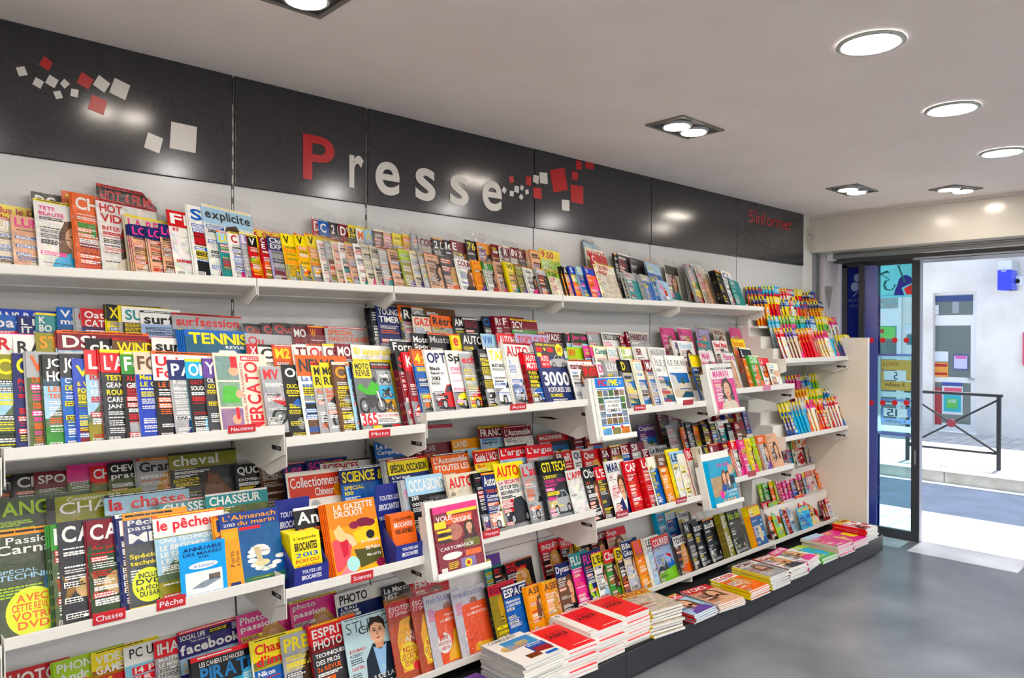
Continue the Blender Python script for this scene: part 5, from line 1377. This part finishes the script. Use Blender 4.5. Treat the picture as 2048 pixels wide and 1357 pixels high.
read('d1', """
1065,900,20,1;h;t;w;FLUIDE;Ap
1165,890,20,1;n;-;p;FLUIDE;Al
1240,895,19,1;w;y;k;L'Echo;Pi
1330,870,18,1;g;R;w;Cha;Fg
1420,850,16,2;k;y;k;EN;P
1462,795,20,1;e;n;w;Bilan/Géos;Ps
1560,795,18,2;x;o;p;LE/3.0;Nx
1640,770,18,4;w;-;k;LE MO;Ni
1695,768,23,1;a;R;w;COURRIER;M
""", *J4)
read('d2', """
22,690,20,5;c;-;w;;Nc
105,688,22,1;w;-;i;TERRE;Nb
200,680,20,1;w;-;k;Toxic;Nw
300,640,23,1;w;-;k;Toxic;Nw
""", *J5)
read('d1', """
165,880,20,1;k;w;k;TOXIC;Fo;;*100
245,765,20,2;d;-;w;N;Nd
312,768,20,2;k;-;w;audi;Ck
392,745,20,2;k;-;w;audi;Ck
505,700,18,7;q;u;u;;Nu
560,685,21,2;d;k;l;No chi;Ck
720,645,21,8;o;y;w;;Sx
""", *J5)
# ---------------------------------------------------------------- puzzle magazines at the right end
def puzz(row, y, z, lean, pts, pals, n, wcm=13, seed=1, big=()):
    rw = Row(row, y, z, lean, 7); r = random.Random(seed); rw.last = None; meshes = []
    for i, pal in enumerate(pals): meshes.append(None)
    (u0, v0), (u1, v1) = pts
    i = 0; k = 0
    while i < n:
        pal = pals[k % len(pals)]; run = r.choice([2, 3, 3, 4]); run = min(run, n-i); bgc, sp1, sp2, tc = pal
        fu = (i+run-1)/max(1, n-1); u = u0+(u1-u0)*fu; v = v0+(v1-v0)*fu+r.uniform(-2.5, 2.5)
        x, h, z0 = rw.foot(u, v); h = max(.15, min(h, .26)); t = .006
        c = Cover(wcm/100, h, t, seed*50+k); c.body(bgc, sp2)
        for a, b, q in ((.86, 1, 'y'), (.62, .86, sp1), (.56, .62, 'y')): c.m.add([(-.0004, a*h, t), (-.0004, a*h, 0), (-.0004, b*h, 0), (-.0004, b*h, t)], [(0, 3, 2, 1) if 0 else (0, 1, 2, 3)], q)
        c.rect(0, .74, 1, 1, sp1, 1); c.text(r.choice(['MOTS', 'MÊLÉS', 'FLÉCHÉS', 'SUDOKU', 'CODÉS', 'JEUX']), .08, .8, .92, .95, tc, 5, 1.2); c.rect(0, .9, .14, 1, 'y', 3)
        if k % 3: c.woman(.25, .02, .98, .7, r.choice('rpbo'), 'q', 3)
        else:
            for a in range(5):
                for b in range(5): c.rect(.1+.16*a, .1+.11*b, .24+.16*a, .19+.11*b, r.choice(['w', 'w', bgc, 'y', 'i']), 3)
        me = c.m.mesh('puzzle_magazine'); me.materials.append(M_print)
        du = (x-rw.foot(u0+(u1-u0)*max(0, fu-1/max(1, n-1)), v)[0]); du = min(max(du, .0075), .04)
        off = 0
        if rw.last: off = max(0, rw.last[1]-(x-(run-1)*du-rw.last[0])*math.sin(rw.th)+.001)
        off = min(off, .02)
        for q in range(run):
            o = link('puzzle_magazine', me); rw.place(o, x-q*du, z0+.001, off+q*0+.0005+(run-1-q)*.0075, r.uniform(-.01, .01))
            OUT.append(dict(o=o, row=row, x=x-q*du, bay=5, k=0, n=1, bg=bgc, tc=sp1, art='', kind='puzzle_magazine', tit=True, sl=False, desc=None, lead=True))
        rw.last = (x, off+run*.0075+.001, wcm/100); i += run; k += 1
PZ = [('o','b','o','r'), ('R','c','x','w'), ('w','R','R','w'), ('y','b','m','w'), ('R','y','r','w'), ('x','n','r','w')]
PB = [('i','c','i','w'), ('p','G','p','w'), ('c','g','n','w'), ('i','b','p','w'), ('G','y','h','w'), ('w','h','k','y')]
PC = [('w','R','r','w'), ('e','v','m','w'), ('R','o','R','w'), ('z','p','x','r'), ('c','s','c','w'), ('b','y','m','w')]
PD = [('y','i','b','w'), ('p','h','m','w'), ('a','b','v','y'), ('c','b','y','w'), ('G','y','G','w'), ('w','x','a','r')]
zu, zl_ = 1.559, .983
puzz('topmost', -.085, zu+.36, 12, ((1486, 571), (1612, 586)), PZ, 20, 16, 11)
puzz('upper back', -.165, zu+.27, 14, ((1498, 594), (1622, 607)), PZ[::-1], 20, 15, 12)
puzz('upper middle', -.265, zu+.095, 16, ((1527, 624), (1648, 630)), PB, 20, 15, 13)
puzz('upper front', -.375, zu+.004, 20, ((1541, 646), (1684, 677)), PC, 20, 14, 14)
puzz('lower back', -.165, zl_+.184, 14, ((1540, 733), (1616, 737)), PD, 14, 15, 15)
puzz('lower second', -.165, zl_+.186, 14, ((1545, 752), (1630, 757)), PB, 0, 15, 16)
puzz('lower middle', -.265, zl_+.095, 16, ((1583, 778), (1640, 781)), PD[::-1], 12, 15, 17)
puzz('lower front', -.375, zl_+.004, 20, ((1549, 806), (1650, 786)), PC[::-1]+PD, 18, 15, 18)
ROWS['k1'] = Row('front', -.318, .2185, 20); ROWS['k2'] = Row('middle', -.205, .4475, 17); ROWS['k3'] = Row('back', -.115, .6575, 14); ROWS['k4'] = Row('topmost', -.07, .80, 12)
K1 = (1480, 880, 5.9)
KIND = 'childrens_magazine'
read('k4', """
440,195,15,1;w;-;c;K;A;b
468,215,14,1;b;-;w;L;A;b
500,215,14,1;R;-;w;J;A;b
530,212,14,1;w;-;v;J;A;b
560,210,14,1;g;-;y;J;A;b
590,206,14,1;x;-;k;J;A;b
632,135,22,1;w;G;w;LOGRAGE;Ao;b
""", *K1)
read('k3', """
95,448,21,1;y;R;w;NATURE;Aj
190,425,21,1;a;p;w;DANSE;Fp;s
302,405,21,1;e;p;w;STARS;Fe;s
390,402,17,1;a;p;w;D;Fp
440,393,17,1;w;p;w;D;Fp
500,385,17,1;e;p;w;D;Fp
555,380,16,1;i;w;b;C;A
592,355,20,1;i;p;w;DA;Ac
650,312,18,1;z;w;y;R;A
678,302,24,1;w;R;w;MAGIE;Ar
800,290,18,1;e;s;p;P;F
""", *K1)
read('k2', """
222,622,16,1;l;-;G;J;Ag
272,612,18,1;k;G;w;JEUX;Ag
350,590,16,1;o;y;r;TO;Ao
400,570,15,1;l;-;k;T;Al
428,566,15,1;k;h;w;M;N
456,560,17,1;h;-;w;MA;Fh
500,542,16,1;p;-;w;M;Fp
545,528,16,1;h;w;p;MI;F
590,508,18,1;b;p;w;PR;Fb
648,492,17,1;q;p;w;CH;Fq
690,480,18,1;j;p;w;CH;Fj
742,478,16,1;i;y;b;C;Ac
772,458,16,1;w;R;w;T;A
797,450,16,1;w;R;w;T;A
822,442,16,1;w;R;w;T;A
852,430,19,1;e;-;r;FE;Fe
905,478,21,1;o;R;w;BRICO;Ax
""", *K1)
read('k1', """
240,740,19,1;k;R;w;AN;Ao
325,748,21,1;l;-;c;Géo;R
440,752,16,1;i;b;w;T;Ao
470,742,16,1;m;x;w;T;Ar
512,728,20,1;i;R;w;TOBOG;Aw
650,668,18,1;R;-;w;CH;A
722,668,24,1;R;p;y;CAPUCINE;Fe;;*LE
920,728,16,1;m;-;w;M;Am
950,722,16,1;m;-;w;M;Am
985,700,20,1;w;R;w;POPI;Ai
1085,650,20,1;z;R;w;POPI;Ag
""", *K1)
rwk = Row('clip', -.35, .235, 18, 0)
put(rwk, 1594, 1027, 19, 1, 'c', '-', 'y', 'HISTOIRES', 'Ab', '', '', kind='childrens_magazine')
KIND = 'magazine'
for i, (y0, y1, z) in enumerate([(-.15, -.024, .655), (-.25, -.15, .445)]):
    o = box('display_step', M_shelf, (5.19, y0, .21+.15 if 0 else .245), (6.25, y1, z)); tag(o, ["tall rear white step behind the children's magazines", "lower white step behind the children's magazines"][i], 'display step')
o = box('display_step', M_shelf, (5.19, -.115, 1.84), (6.25, -.024, 1.915)); tag(o, 'high white ledge carrying the topmost puzzle magazines', 'display step')
o = box('display_step', M_shelf, (5.19, -.2, 1.811), (6.25, -.117, 1.827)); tag(o, 'white ledge under the upper back puzzle magazines', 'display step')
# ---------------------------------------------------------------- clip-on racks standing proud of the shelf lips
M_rack = mat('white_rack_plastic', 'E4E4DE', .35)
def rack(u, v, z, y, lean, w, n, spec, label, head=.03, dx=0, drop=.0):
    rw = Row('rack', y, z, lean, 0); x, h, z0 = rw.foot(u, v); rw.last = None
    a = dict(spec); o = put(rw, u, v, w*100, n, a['bg'], a.get('band', '-'), a.get('tc', 'w'), a.get('t', ''), a.get('art', 'N'), a.get('fl', ''), '', custom=CUST.get(a.get('c')), kind='magazine', desc=a['desc'])
    T = n*.0041
    root = empty('clip_on_rack', (0, 0, 0)); rw.place(root, x-.03, z0, 0)
    box('back_plate', M_rack, (0, -.006, -.03), (w+.045, h+head, -.002), root, .001); box('ledge', M_rack, (0, -.008, -.03), (w+.045, -.001, T+.022), root)
    box('front_lip', M_rack, (0, -.008, T+.018), (w+.045, .022, T+.022), root); box('side_plate', M_rack, (-.0036, -.008, -.055), (-.0006, h*.9, -.002), root)
    box('hook', M_rack, (w*.3, h*.3, -.075), (w*.5, h*.34, -.03), root)
    tag(root, label, 'magazine rack', 'white racks clipped on the shelf lips'); return root
rack(1184, 759, 1.212, -.56, 12.5, .235, 3, dict(bg='w', c='pic', desc='blue and white classifieds magazine with grid of property photos'), 'white clip-on rack holding the classifieds magazine between Auto and Bricolage', .005)
rack(862, 1018, .732, -.56, 13, .245, 2, dict(bg='m', c='cartes', fl='s', desc='bright fortune-telling magazine in the white clip-on rack'), 'white clip-on rack holding the fortune-telling magazine below the Sciences tag', .028)
rack(1409, 924, .70, -.56, 14, .27, 5, dict(bg='c', c='plusbelle', desc='turquoise magazine with pink script title in the middle rack'), 'white clip-on rack with turquoise magazine, right of the Bourse tag', .045)
rack(1418, 738, 1.272, -.56, 14, .25, 2, dict(bg='p', band='w', tc='p', t='MAMAN', art='Fe', fl='s', desc='pink plastic-wrapped magazine in the rack beside the Bricolage shelf'), 'white clip-on rack holding the pink wrapped magazine', .03)

# ---------------------------------------------------------------- blue counter boxes of pocket guides
M_box = mat('royal_blue_card', '1F2C86', .4); M_wv = mat('white_print', 'E8E8F0', .4)
def guide_box(x0, x1, z, ztop, label, bgc, tc, lines, nb, blabel):
    w = x1-x0; root = empty('counter_box', (x0, -.478, z)); H = ztop-z; D = .155
    box('tray_front', M_box, (0, -.002, 0), (w, .002, .085), root)
    MB().prism([(0, 0, 0), (0, D, 0), (0, D, H*.62), (0, 0, .085)], (.003, 0, 0)).build('side_panel', M_box, root)
    MB().prism([(w-.003, 0, 0), (w-.003, D, 0), (w-.003, D, H*.62), (w-.003, 0, .085)], (.003, 0, 0)).build('side_panel', M_box, root)
    box('base', M_box, (.003, .002, 0), (w-.003, D, .003), root); bp = box('back_panel', M_box, (0, D, 0), (w, D+.004, H), root)
    for k, (t, b_) in enumerate([('TOUTES LES', .3), ('BROCANTES', 1), ('DE LA RÉGION', .3)]):
        text_on((w*.14, D, H-.07-.042*k), (w*.72, 0, 0), (0, 0, .02 if k != 1 else .026), (0, -1, 0), t, M_wv, 'lettering', bp, b_)
        text_on((w*.22, -.002, .06-.024*k), (w*.56, 0, 0), (0, 0, .012 if k != 1 else .016), (0, -1, 0), t, M_wv, 'lettering', root, b_)
    tag(root, label, 'display box', 'blue cardboard counter boxes')
    c = Cover(w*.86, .195, .006, 77, 0); c.body(bgc, bgc)
    y = .93
    for i, (t, b_, cc, hh) in enumerate(lines): c.text(t, .12, y-hh, .88, y, cc, 5, b_); y -= hh+.04
    me = c.m.mesh('pocket_guide'); me.materials.append(M_print)
    for k in range(nb):
        o = link('pocket_guide', me); a = R(14); o.matrix_world = Matrix.Translation((x0+.006+w*.04, -.478+.02+k*.0115, z+.006)) @ Matrix.Rotation(R(90)-a, 4, 'X')
        tag(o, blabel[0] if k == 0 else blabel[1], 'booklet', blabel[2] if k else None)
guide_box(1.283, 1.425, .80, 1.112, 'blue cardboard box of yellow pocket guides left of the orange art magazine', 'y', 'k', [("L'agenda", 0, 'k', .07), ('BROCANTES', 1.6, 'k', .16), ('2013', .6, 'b', .08), ('POITOU', .4, 'r', .07), ('CHARENTES', .4, 'r', .07)], 8, ('frontmost yellow pocket guide in the left blue counter box', 'one of the yellow pocket guides behind the front one in the blue box', 'yellow pocket guides in the blue box'))
guide_box(1.732, 1.872, .797, 1.11, 'blue cardboard box of orange pocket guides right of the orange art magazine', 'o', 'w', [('CALENDRIER', .4, 'k', .06), ('BROCANTES', .8, 'w', .1), ('VIDE-GRENIERS', .8, 'k', .1)], 4, ('frontmost orange pocket guide in the right blue counter box', 'one of the orange pocket guides behind the front one in the blue box', 'orange pocket guides in the blue box'))

# ---------------------------------------------------------------- small tide-table booklet standing in front of the fishing magazines
rw = Row('front', -.482, .853, 10, 0)
put(rw, 357, 1095, 15.5, 1, 'c', '-', 'n', '', 'N', '', custom=CUST['annuaire'], desc=DESC['annuaire'], kind='booklet')

# ---------------------------------------------------------------- category tags on the lips
M_tag = mat('red_tag_plastic', 'C2212A', .35)
def ctag(u0, v0, u1, v1, t, col, label, y=-.4955):
    a, b = at_y(u0, (v0+v1)/2, y), at_y(u1, (v0+v1)/2, y); um = (u0+u1)/2; zt = at_y(um, v0, y).z; zb = at_y(um, v1, y).z; w, h = b.x-a.x, zt-zb
    root = empty('category_tag', (a.x, y, zb)); MB().box(0, -.0025, 0, w, 0, h).build('plate', col, root, .0008)
    if t: text_on((w*.1, -.0027, h*.27), (w*.8, 0, 0), (0, 0, h*.48), (0, -1, 0), t, M_wv, 'lettering', root, 0, .0008)
    tag(root, label, 'shelf tag', 'category tags on the shelf lips')
M_tagp = mat('pink_tag_plastic', 'CC7C96', .35); M_tagm = mat('dull_red_tag', 'A82A38', .35)
for q in [(456, 850, 511, 865.5, 'Nautisme', M_tag), (738, 860, 780, 875, 'Moto', M_tag), (1020, 808, 1052, 820, 'Auto', M_tag), (1268, 811, 1291, 821, 'Bricolage', M_tag), (1366, 800, 1386, 810, '', M_tagm), (1526, 770, 1541, 781, '', M_tagp),
          (185, 1222, 251, 1245, 'Chasse', M_tag), (313, 1194, 371, 1217, 'Pêche', M_tag), (702, 1145, 746, 1163, 'Sciences', M_tag), (965, 1060, 999, 1075, 'Voyages', M_tag), (1232, 1022, 1256, 1035, 'Bourse', M_tagm), (1352, 995, 1373, 1006, 'Économie', M_tagm), (1496, 942, 1512, 953, '', M_tagm)]:
    ctag(*q, ('red shelf tag reading %s' % q[4]) if q[4] else {1526: 'faded pink shelf tag below the recipe magazines', 1366: 'small dull red shelf tag below the white villa magazine', 1496: 'small dull red shelf tag right of the turquoise magazine rack'}[q[0]])

# ---------------------------------------------------------------- stacks lying on the plinth
def stack(cx, cy, wd, hh, ztop, n, t, spec, label, grp, kind='magazine', rz=0, sl=False, seed=1, jit=.006):
    r = random.Random(seed); bgc, band, tc, title, art, heads, spine, cu = spec
    c = Cover(wd, hh, t, 900+seed, 0); c.body(bgc, spine)
    if cu: cu(c)
    else: c.standard(bgc, band, tc, title, art, heads)
    me = c.m.mesh(kind); me.materials.append(M_print); lift = (ztop-.151-n*t)/max(1, n)
    sm = None
    for k in range(n):
        o = link(kind, me); z = .151+k*(t+lift); top = k == n-1
        f = (k/max(1, n-1)-1)
        j = 0 if top else 1
        o.matrix_world = Matrix.Translation((cx+j*r.uniform(-jit, jit), cy+j*r.uniform(-jit, jit)+f*.012, z)) @ Matrix.Rotation(R(rz)+j*r.uniform(-.03, .03), 4, 'Z') @ Matrix.Translation((-wd/2, -hh/2, 0))
        if sl:
            sm = sm or sleeve_mesh(wd, hh, t, seed); link('plastic_sleeve', sm, None, o)
        tag(o, label+', topmost of its stack' if top else 'one of the copies under the '+grp, 'magazine' if kind != 'guide_book' else 'book', None if top else 'stack under the '+grp)
def red2013(c):
    c.rect(0, 0, 1, 1, 'E8484A', 1); c.rect(0, 0, .24, 1, 'EDE8DE', 2); c.ell(.12, .92, .07, .05, 's', 3); c.rect(.26, .93, 1, .945, 'w', 3); c.lines(.3, .99, .9, 2, 'w', .012, .02)
    c.text('TAROTS', .36, .66, .86, .72, 'A02030', 5, .3); c.text('2013', .3, .52, .84, .63, 'k', 6, .4); c.text('de nos régions', .42, .46, .8, .49, 'k', 5, 0); c.rect(.5, .1, .95, .115, 'w', 3); c.text('Alouette', .03, .06, .2, .09, 'k', 5, 0)
def conquest(c):
    c.rect(0, 0, 1, 1, 'E8E4DC', 1); c.text('CONQUEST', .12, .87, .8, .97, 'd', 5, 0); c.rect(.28, .52, .98, .84, '4A90C8', 3, .3); c.rect(.5, .6, .8, .72, 'B8A878', 4, .5); c.text('REGION', .35, .53, .7, .6, 'x', 6); c.rect(.56, .22, 1, .5, '2E4FA0', 3, .3); c.text('MADRID', .6, .42, .95, .48, 'i', 6)
    c.poly([(.6, .2), (.62, .36), (.98, .34), (.98, .16)], '9A2A30', 4, .2); c.ell(.3, .6, .2, .1, 'D8B878', 3, .6); c.rect(.3, .1, .62, .24, '7A3A20', 4, .7); c.rect(.66, .04, .96, .12, 'b', 4)
N_ = None
stack(2.10, -.575, .22, .29, .205, 4, .008, ('w', 'v', 'v', 'LE FORUM', 'F', '', 'e', N_), 'white magazine with violet title at the bottom edge of the photo', 'white magazine with violet title', 'stacked_magazine', seed=2)
stack(2.365, -.566, .25, .285, .315, 13, .0095, ('e', '-', 'd', '', '', '', 's', conquest), 'white regional magazine with blue photo panels', 'white regional magazine', 'stacked_magazine', seed=3)
stack(2.62, -.552, .24, .285, .285, 8, .0155, ('R', '-', 'k', '', '', '', 'w', red2013), 'red and white 2013 guide book beside the white regional magazines', 'first red 2013 guide', 'guide_book', rz=-3, seed=4)
stack(2.86, -.527, .24, .285, .305, 9, .016, ('R', '-', 'k', '', '', '', 'w', red2013), 'red and white 2013 guide book in the middle of three stacks', 'middle red 2013 guide', 'guide_book', rz=-2, seed=5)
stack(3.10, -.508, .24, .285, .305, 9, .016, ('R', '-', 'k', '', '', '', 'w', red2013), 'red and white 2013 guide book beside the yellow wrapped stack', 'third red 2013 guide', 'guide_book', rz=-2, seed=6)
stack(3.36, -.535, .24, .30, .29, 8, .012, ('e', 'y', 'r', 'MAISON', 'Ne', '', 'y', N_), 'plastic-wrapped magazine with yellow strip beside the red guides', 'plastic-wrapped yellow strip magazine', 'stacked_magazine', rz=-8, sl=True, seed=7, jit=.012)
stack(3.66, -.575, .22, .28, .2, 5, .007, ('i', 'R', 'w', 'PUBLIC', 'F', '', 'r', N_), 'celebrity magazine with black-haired woman and red masthead', 'black-haired woman celebrity magazine', 'stacked_magazine', seed=8)
stack(3.93, -.585, .24, .28, .195, 5, .007, ('f', 'r', 'w', 'VOICI', 'Ff', '', 's', N_), 'peach gossip magazine in the middle of the plinth', 'peach gossip magazine', 'stacked_magazine', rz=-6, seed=9)
stack(4.23, -.595, .22, .28, .205, 6, .008, ('o', 'w', 'R', 'CLOSER', 'Fo', '', 'y', N_), 'orange gossip magazine with yellow spine', 'orange gossip magazine', 'stacked_magazine', rz=-2, seed=10)
stack(4.49, -.6, .22, .28, .235, 9, .0085, ('s', 'w', 'm', 'POINT', 'Fs', '', 'y', N_), 'silver news magazine on a tall wrapped stack', 'silver news magazine', 'stacked_magazine', rz=-3, sl=True, seed=11)
stack(4.76, -.59, .22, .28, .225, 8, .0085, ('w', 'r', 'w', 'FEMME', 'Fd', '', 'm', N_), 'white weekly with red masthead left of the pink weekly', 'white weekly with red masthead', 'stacked_magazine', rz=-4, seed=12)
stack(5.01, -.565, .22, .28, .215, 7, .0085, ('w', 'h', 'w', 'AVANTAGE', 'Fp', '', 'p', N_), 'white weekly with magenta masthead left of the mint stack', 'magenta masthead weekly', 'stacked_magazine', rz=6, seed=13)
stack(5.26, -.575, .22, .28, .185, 4, .008, ('G', 'l', 'w', 'TELE', 'Ac', '', 'G', N_), 'bright green television magazine on the low stack', 'bright green television magazine', 'stacked_magazine', rz=-2, seed=14)
stack(5.52, -.575, .23, .285, .225, 7, .01, ('p', 'i', 'w', 'TELE Z', 'Ap', '', 'e', N_), 'pink and blue television magazine in the middle of the right bay', 'pink and blue television magazine', 'stacked_magazine', rz=-3, seed=15)
stack(5.80, -.57, .24, .28, .2, 6, .008, ('h', 'p', 'y', 'STAR', 'Ay', '', 'h', N_), 'magenta teen magazine with magenta spines', 'magenta teen magazine', 'stacked_magazine', rz=-2, seed=16)
stack(6.06, -.56, .2, .27, .245, 7, .012, ('w', 'y', 'r', 'LOISIR', 'Ar', '', 'R', N_), 'white leisure magazine with scarlet spines at the plinth end', 'white leisure magazine with scarlet spines', 'stacked_magazine', rz=-2, seed=17)

# ---------------------------------------------------------------- spare copies, and labels for every magazine
mags = [d for d in OUT if d['kind'] == 'magazine']; KEEP = 318
for d in mags:
    p = d['o'].matrix_world.translation; nxt = [e['x']-d['x'] for e in mags if e['row'] == d['row'] and abs(e['o'].matrix_world.translation.z-p.z) < .12 and e['x'] > d['x']+.002]
    vis = min([d['w']]+nxt); hv = d['h'] if d['row'] == 'front' or d['row'] == 'rack' else .11
    d['area'] = vis*hv/(p-CAM).length**2 * (9 if p.y < -.5 else 1) * (.02 if (p-CAM).dot(rt)/(p-CAM).dot(fw) < -.75 else 1)
mags.sort(key=lambda d: -d['area']); SL = MB()
for d in mags[KEEP:]:
    M = d['o'].matrix_world.copy(); g = GEO[d['me'].name]; b0 = len(SPARE.v); SPARE.v += [tuple(M @ Vector(p)) for p in g.v]; SPARE.f += [tuple(i+b0 for i in f) for f in g.f]; SPARE.c += g.c
    for ch in list(d['o'].children):
        b0 = len(SL.v); SL.v += [tuple(M @ v.co) for v in ch.data.vertices]; SL.f += [tuple(i+b0 for i in p.vertices) for p in ch.data.polygons]; bpy.data.objects.remove(ch)
    bpy.data.objects.remove(d['o']); OUT.remove(d)
sp = SPARE.build('magazine_copies', M_print); tag(sp, 'spare copies and narrow slivers of magazines between the others on every shelf', 'magazines', None, 'stuff')
if SL.v: SL.build('plastic_sleeves', M_sleeve, sp, smooth=True)['kind'] = 'stuff'
def shelf_name(d):
    if d['kind'] == 'childrens_magazine': return "children's shelf"
    z = d['o'].matrix_world.translation.z; b = min(d['bay'], 4)
    if z > 1.9: return 'top shelf'
    if z > 1.2: return ['Nautisme', 'Moto', 'Auto', 'Bricolage', 'family'][b]+' shelf'
    if z > .7: return ['Chasse', 'Sciences', 'Voyages', 'Bourse', "women's"][b]+' shelf'
    return 'bottom shelf'
groups = {}
for d in OUT:
    if d['kind'] == 'puzzle_magazine': key = ('pz', d['row'])
    else: key = (shelf_name(d), d['row'])
    groups.setdefault(key, []).append(d)
seen = {}
for key, L_ in groups.items():
    L_.sort(key=lambda d: d['x'])
    for i, d in enumerate(L_):
        bgn = NAME.get(d['bg'], 'plain'); tcn = NAME.get(d['tc'], 'plain')
        if key[0] == 'pz':
            lab = f"{bgn} puzzle magazine, {tcn} spine band, {ordn(i+1)} from left, {key[1]} row, right end"; cat = 'puzzle magazine'; g = key[1]+' row of small magazines by the end panel'
        elif d['desc']:
            lab = d['desc']; cat = 'newspaper' if 'newspaper' in lab else 'magazine'; g = None
            if d['kind'] == 'booklet': cat = 'booklet'
        else:
            a = ARTN.get(d['art'][:1], '') if d['art'] else ''
            parts = [f"{bgn} magazine"] + ([f"{tcn} title"] if d['tit'] else []) + ([a] if a else []) + [f"{ordn(i+1)} from left", f"{key[1]} row", key[0]]
            lab = ', '.join(parts); cat = 'magazine' if d['kind'] == 'magazine' else "children's magazine"; g = f"{key[1]} row of magazines on the {key[0]}"
            if d['sl'] and len(('plastic-wrapped '+lab).split()) <= 16: lab = 'plastic-wrapped '+lab
        if lab in seen:
            seen[lab]['label'] = seen[lab]['label']+', left one'; lab2 = lab+', right one'
        else: lab2 = lab; seen[lab] = d['o']
        tag(d['o'], lab2, cat, g)
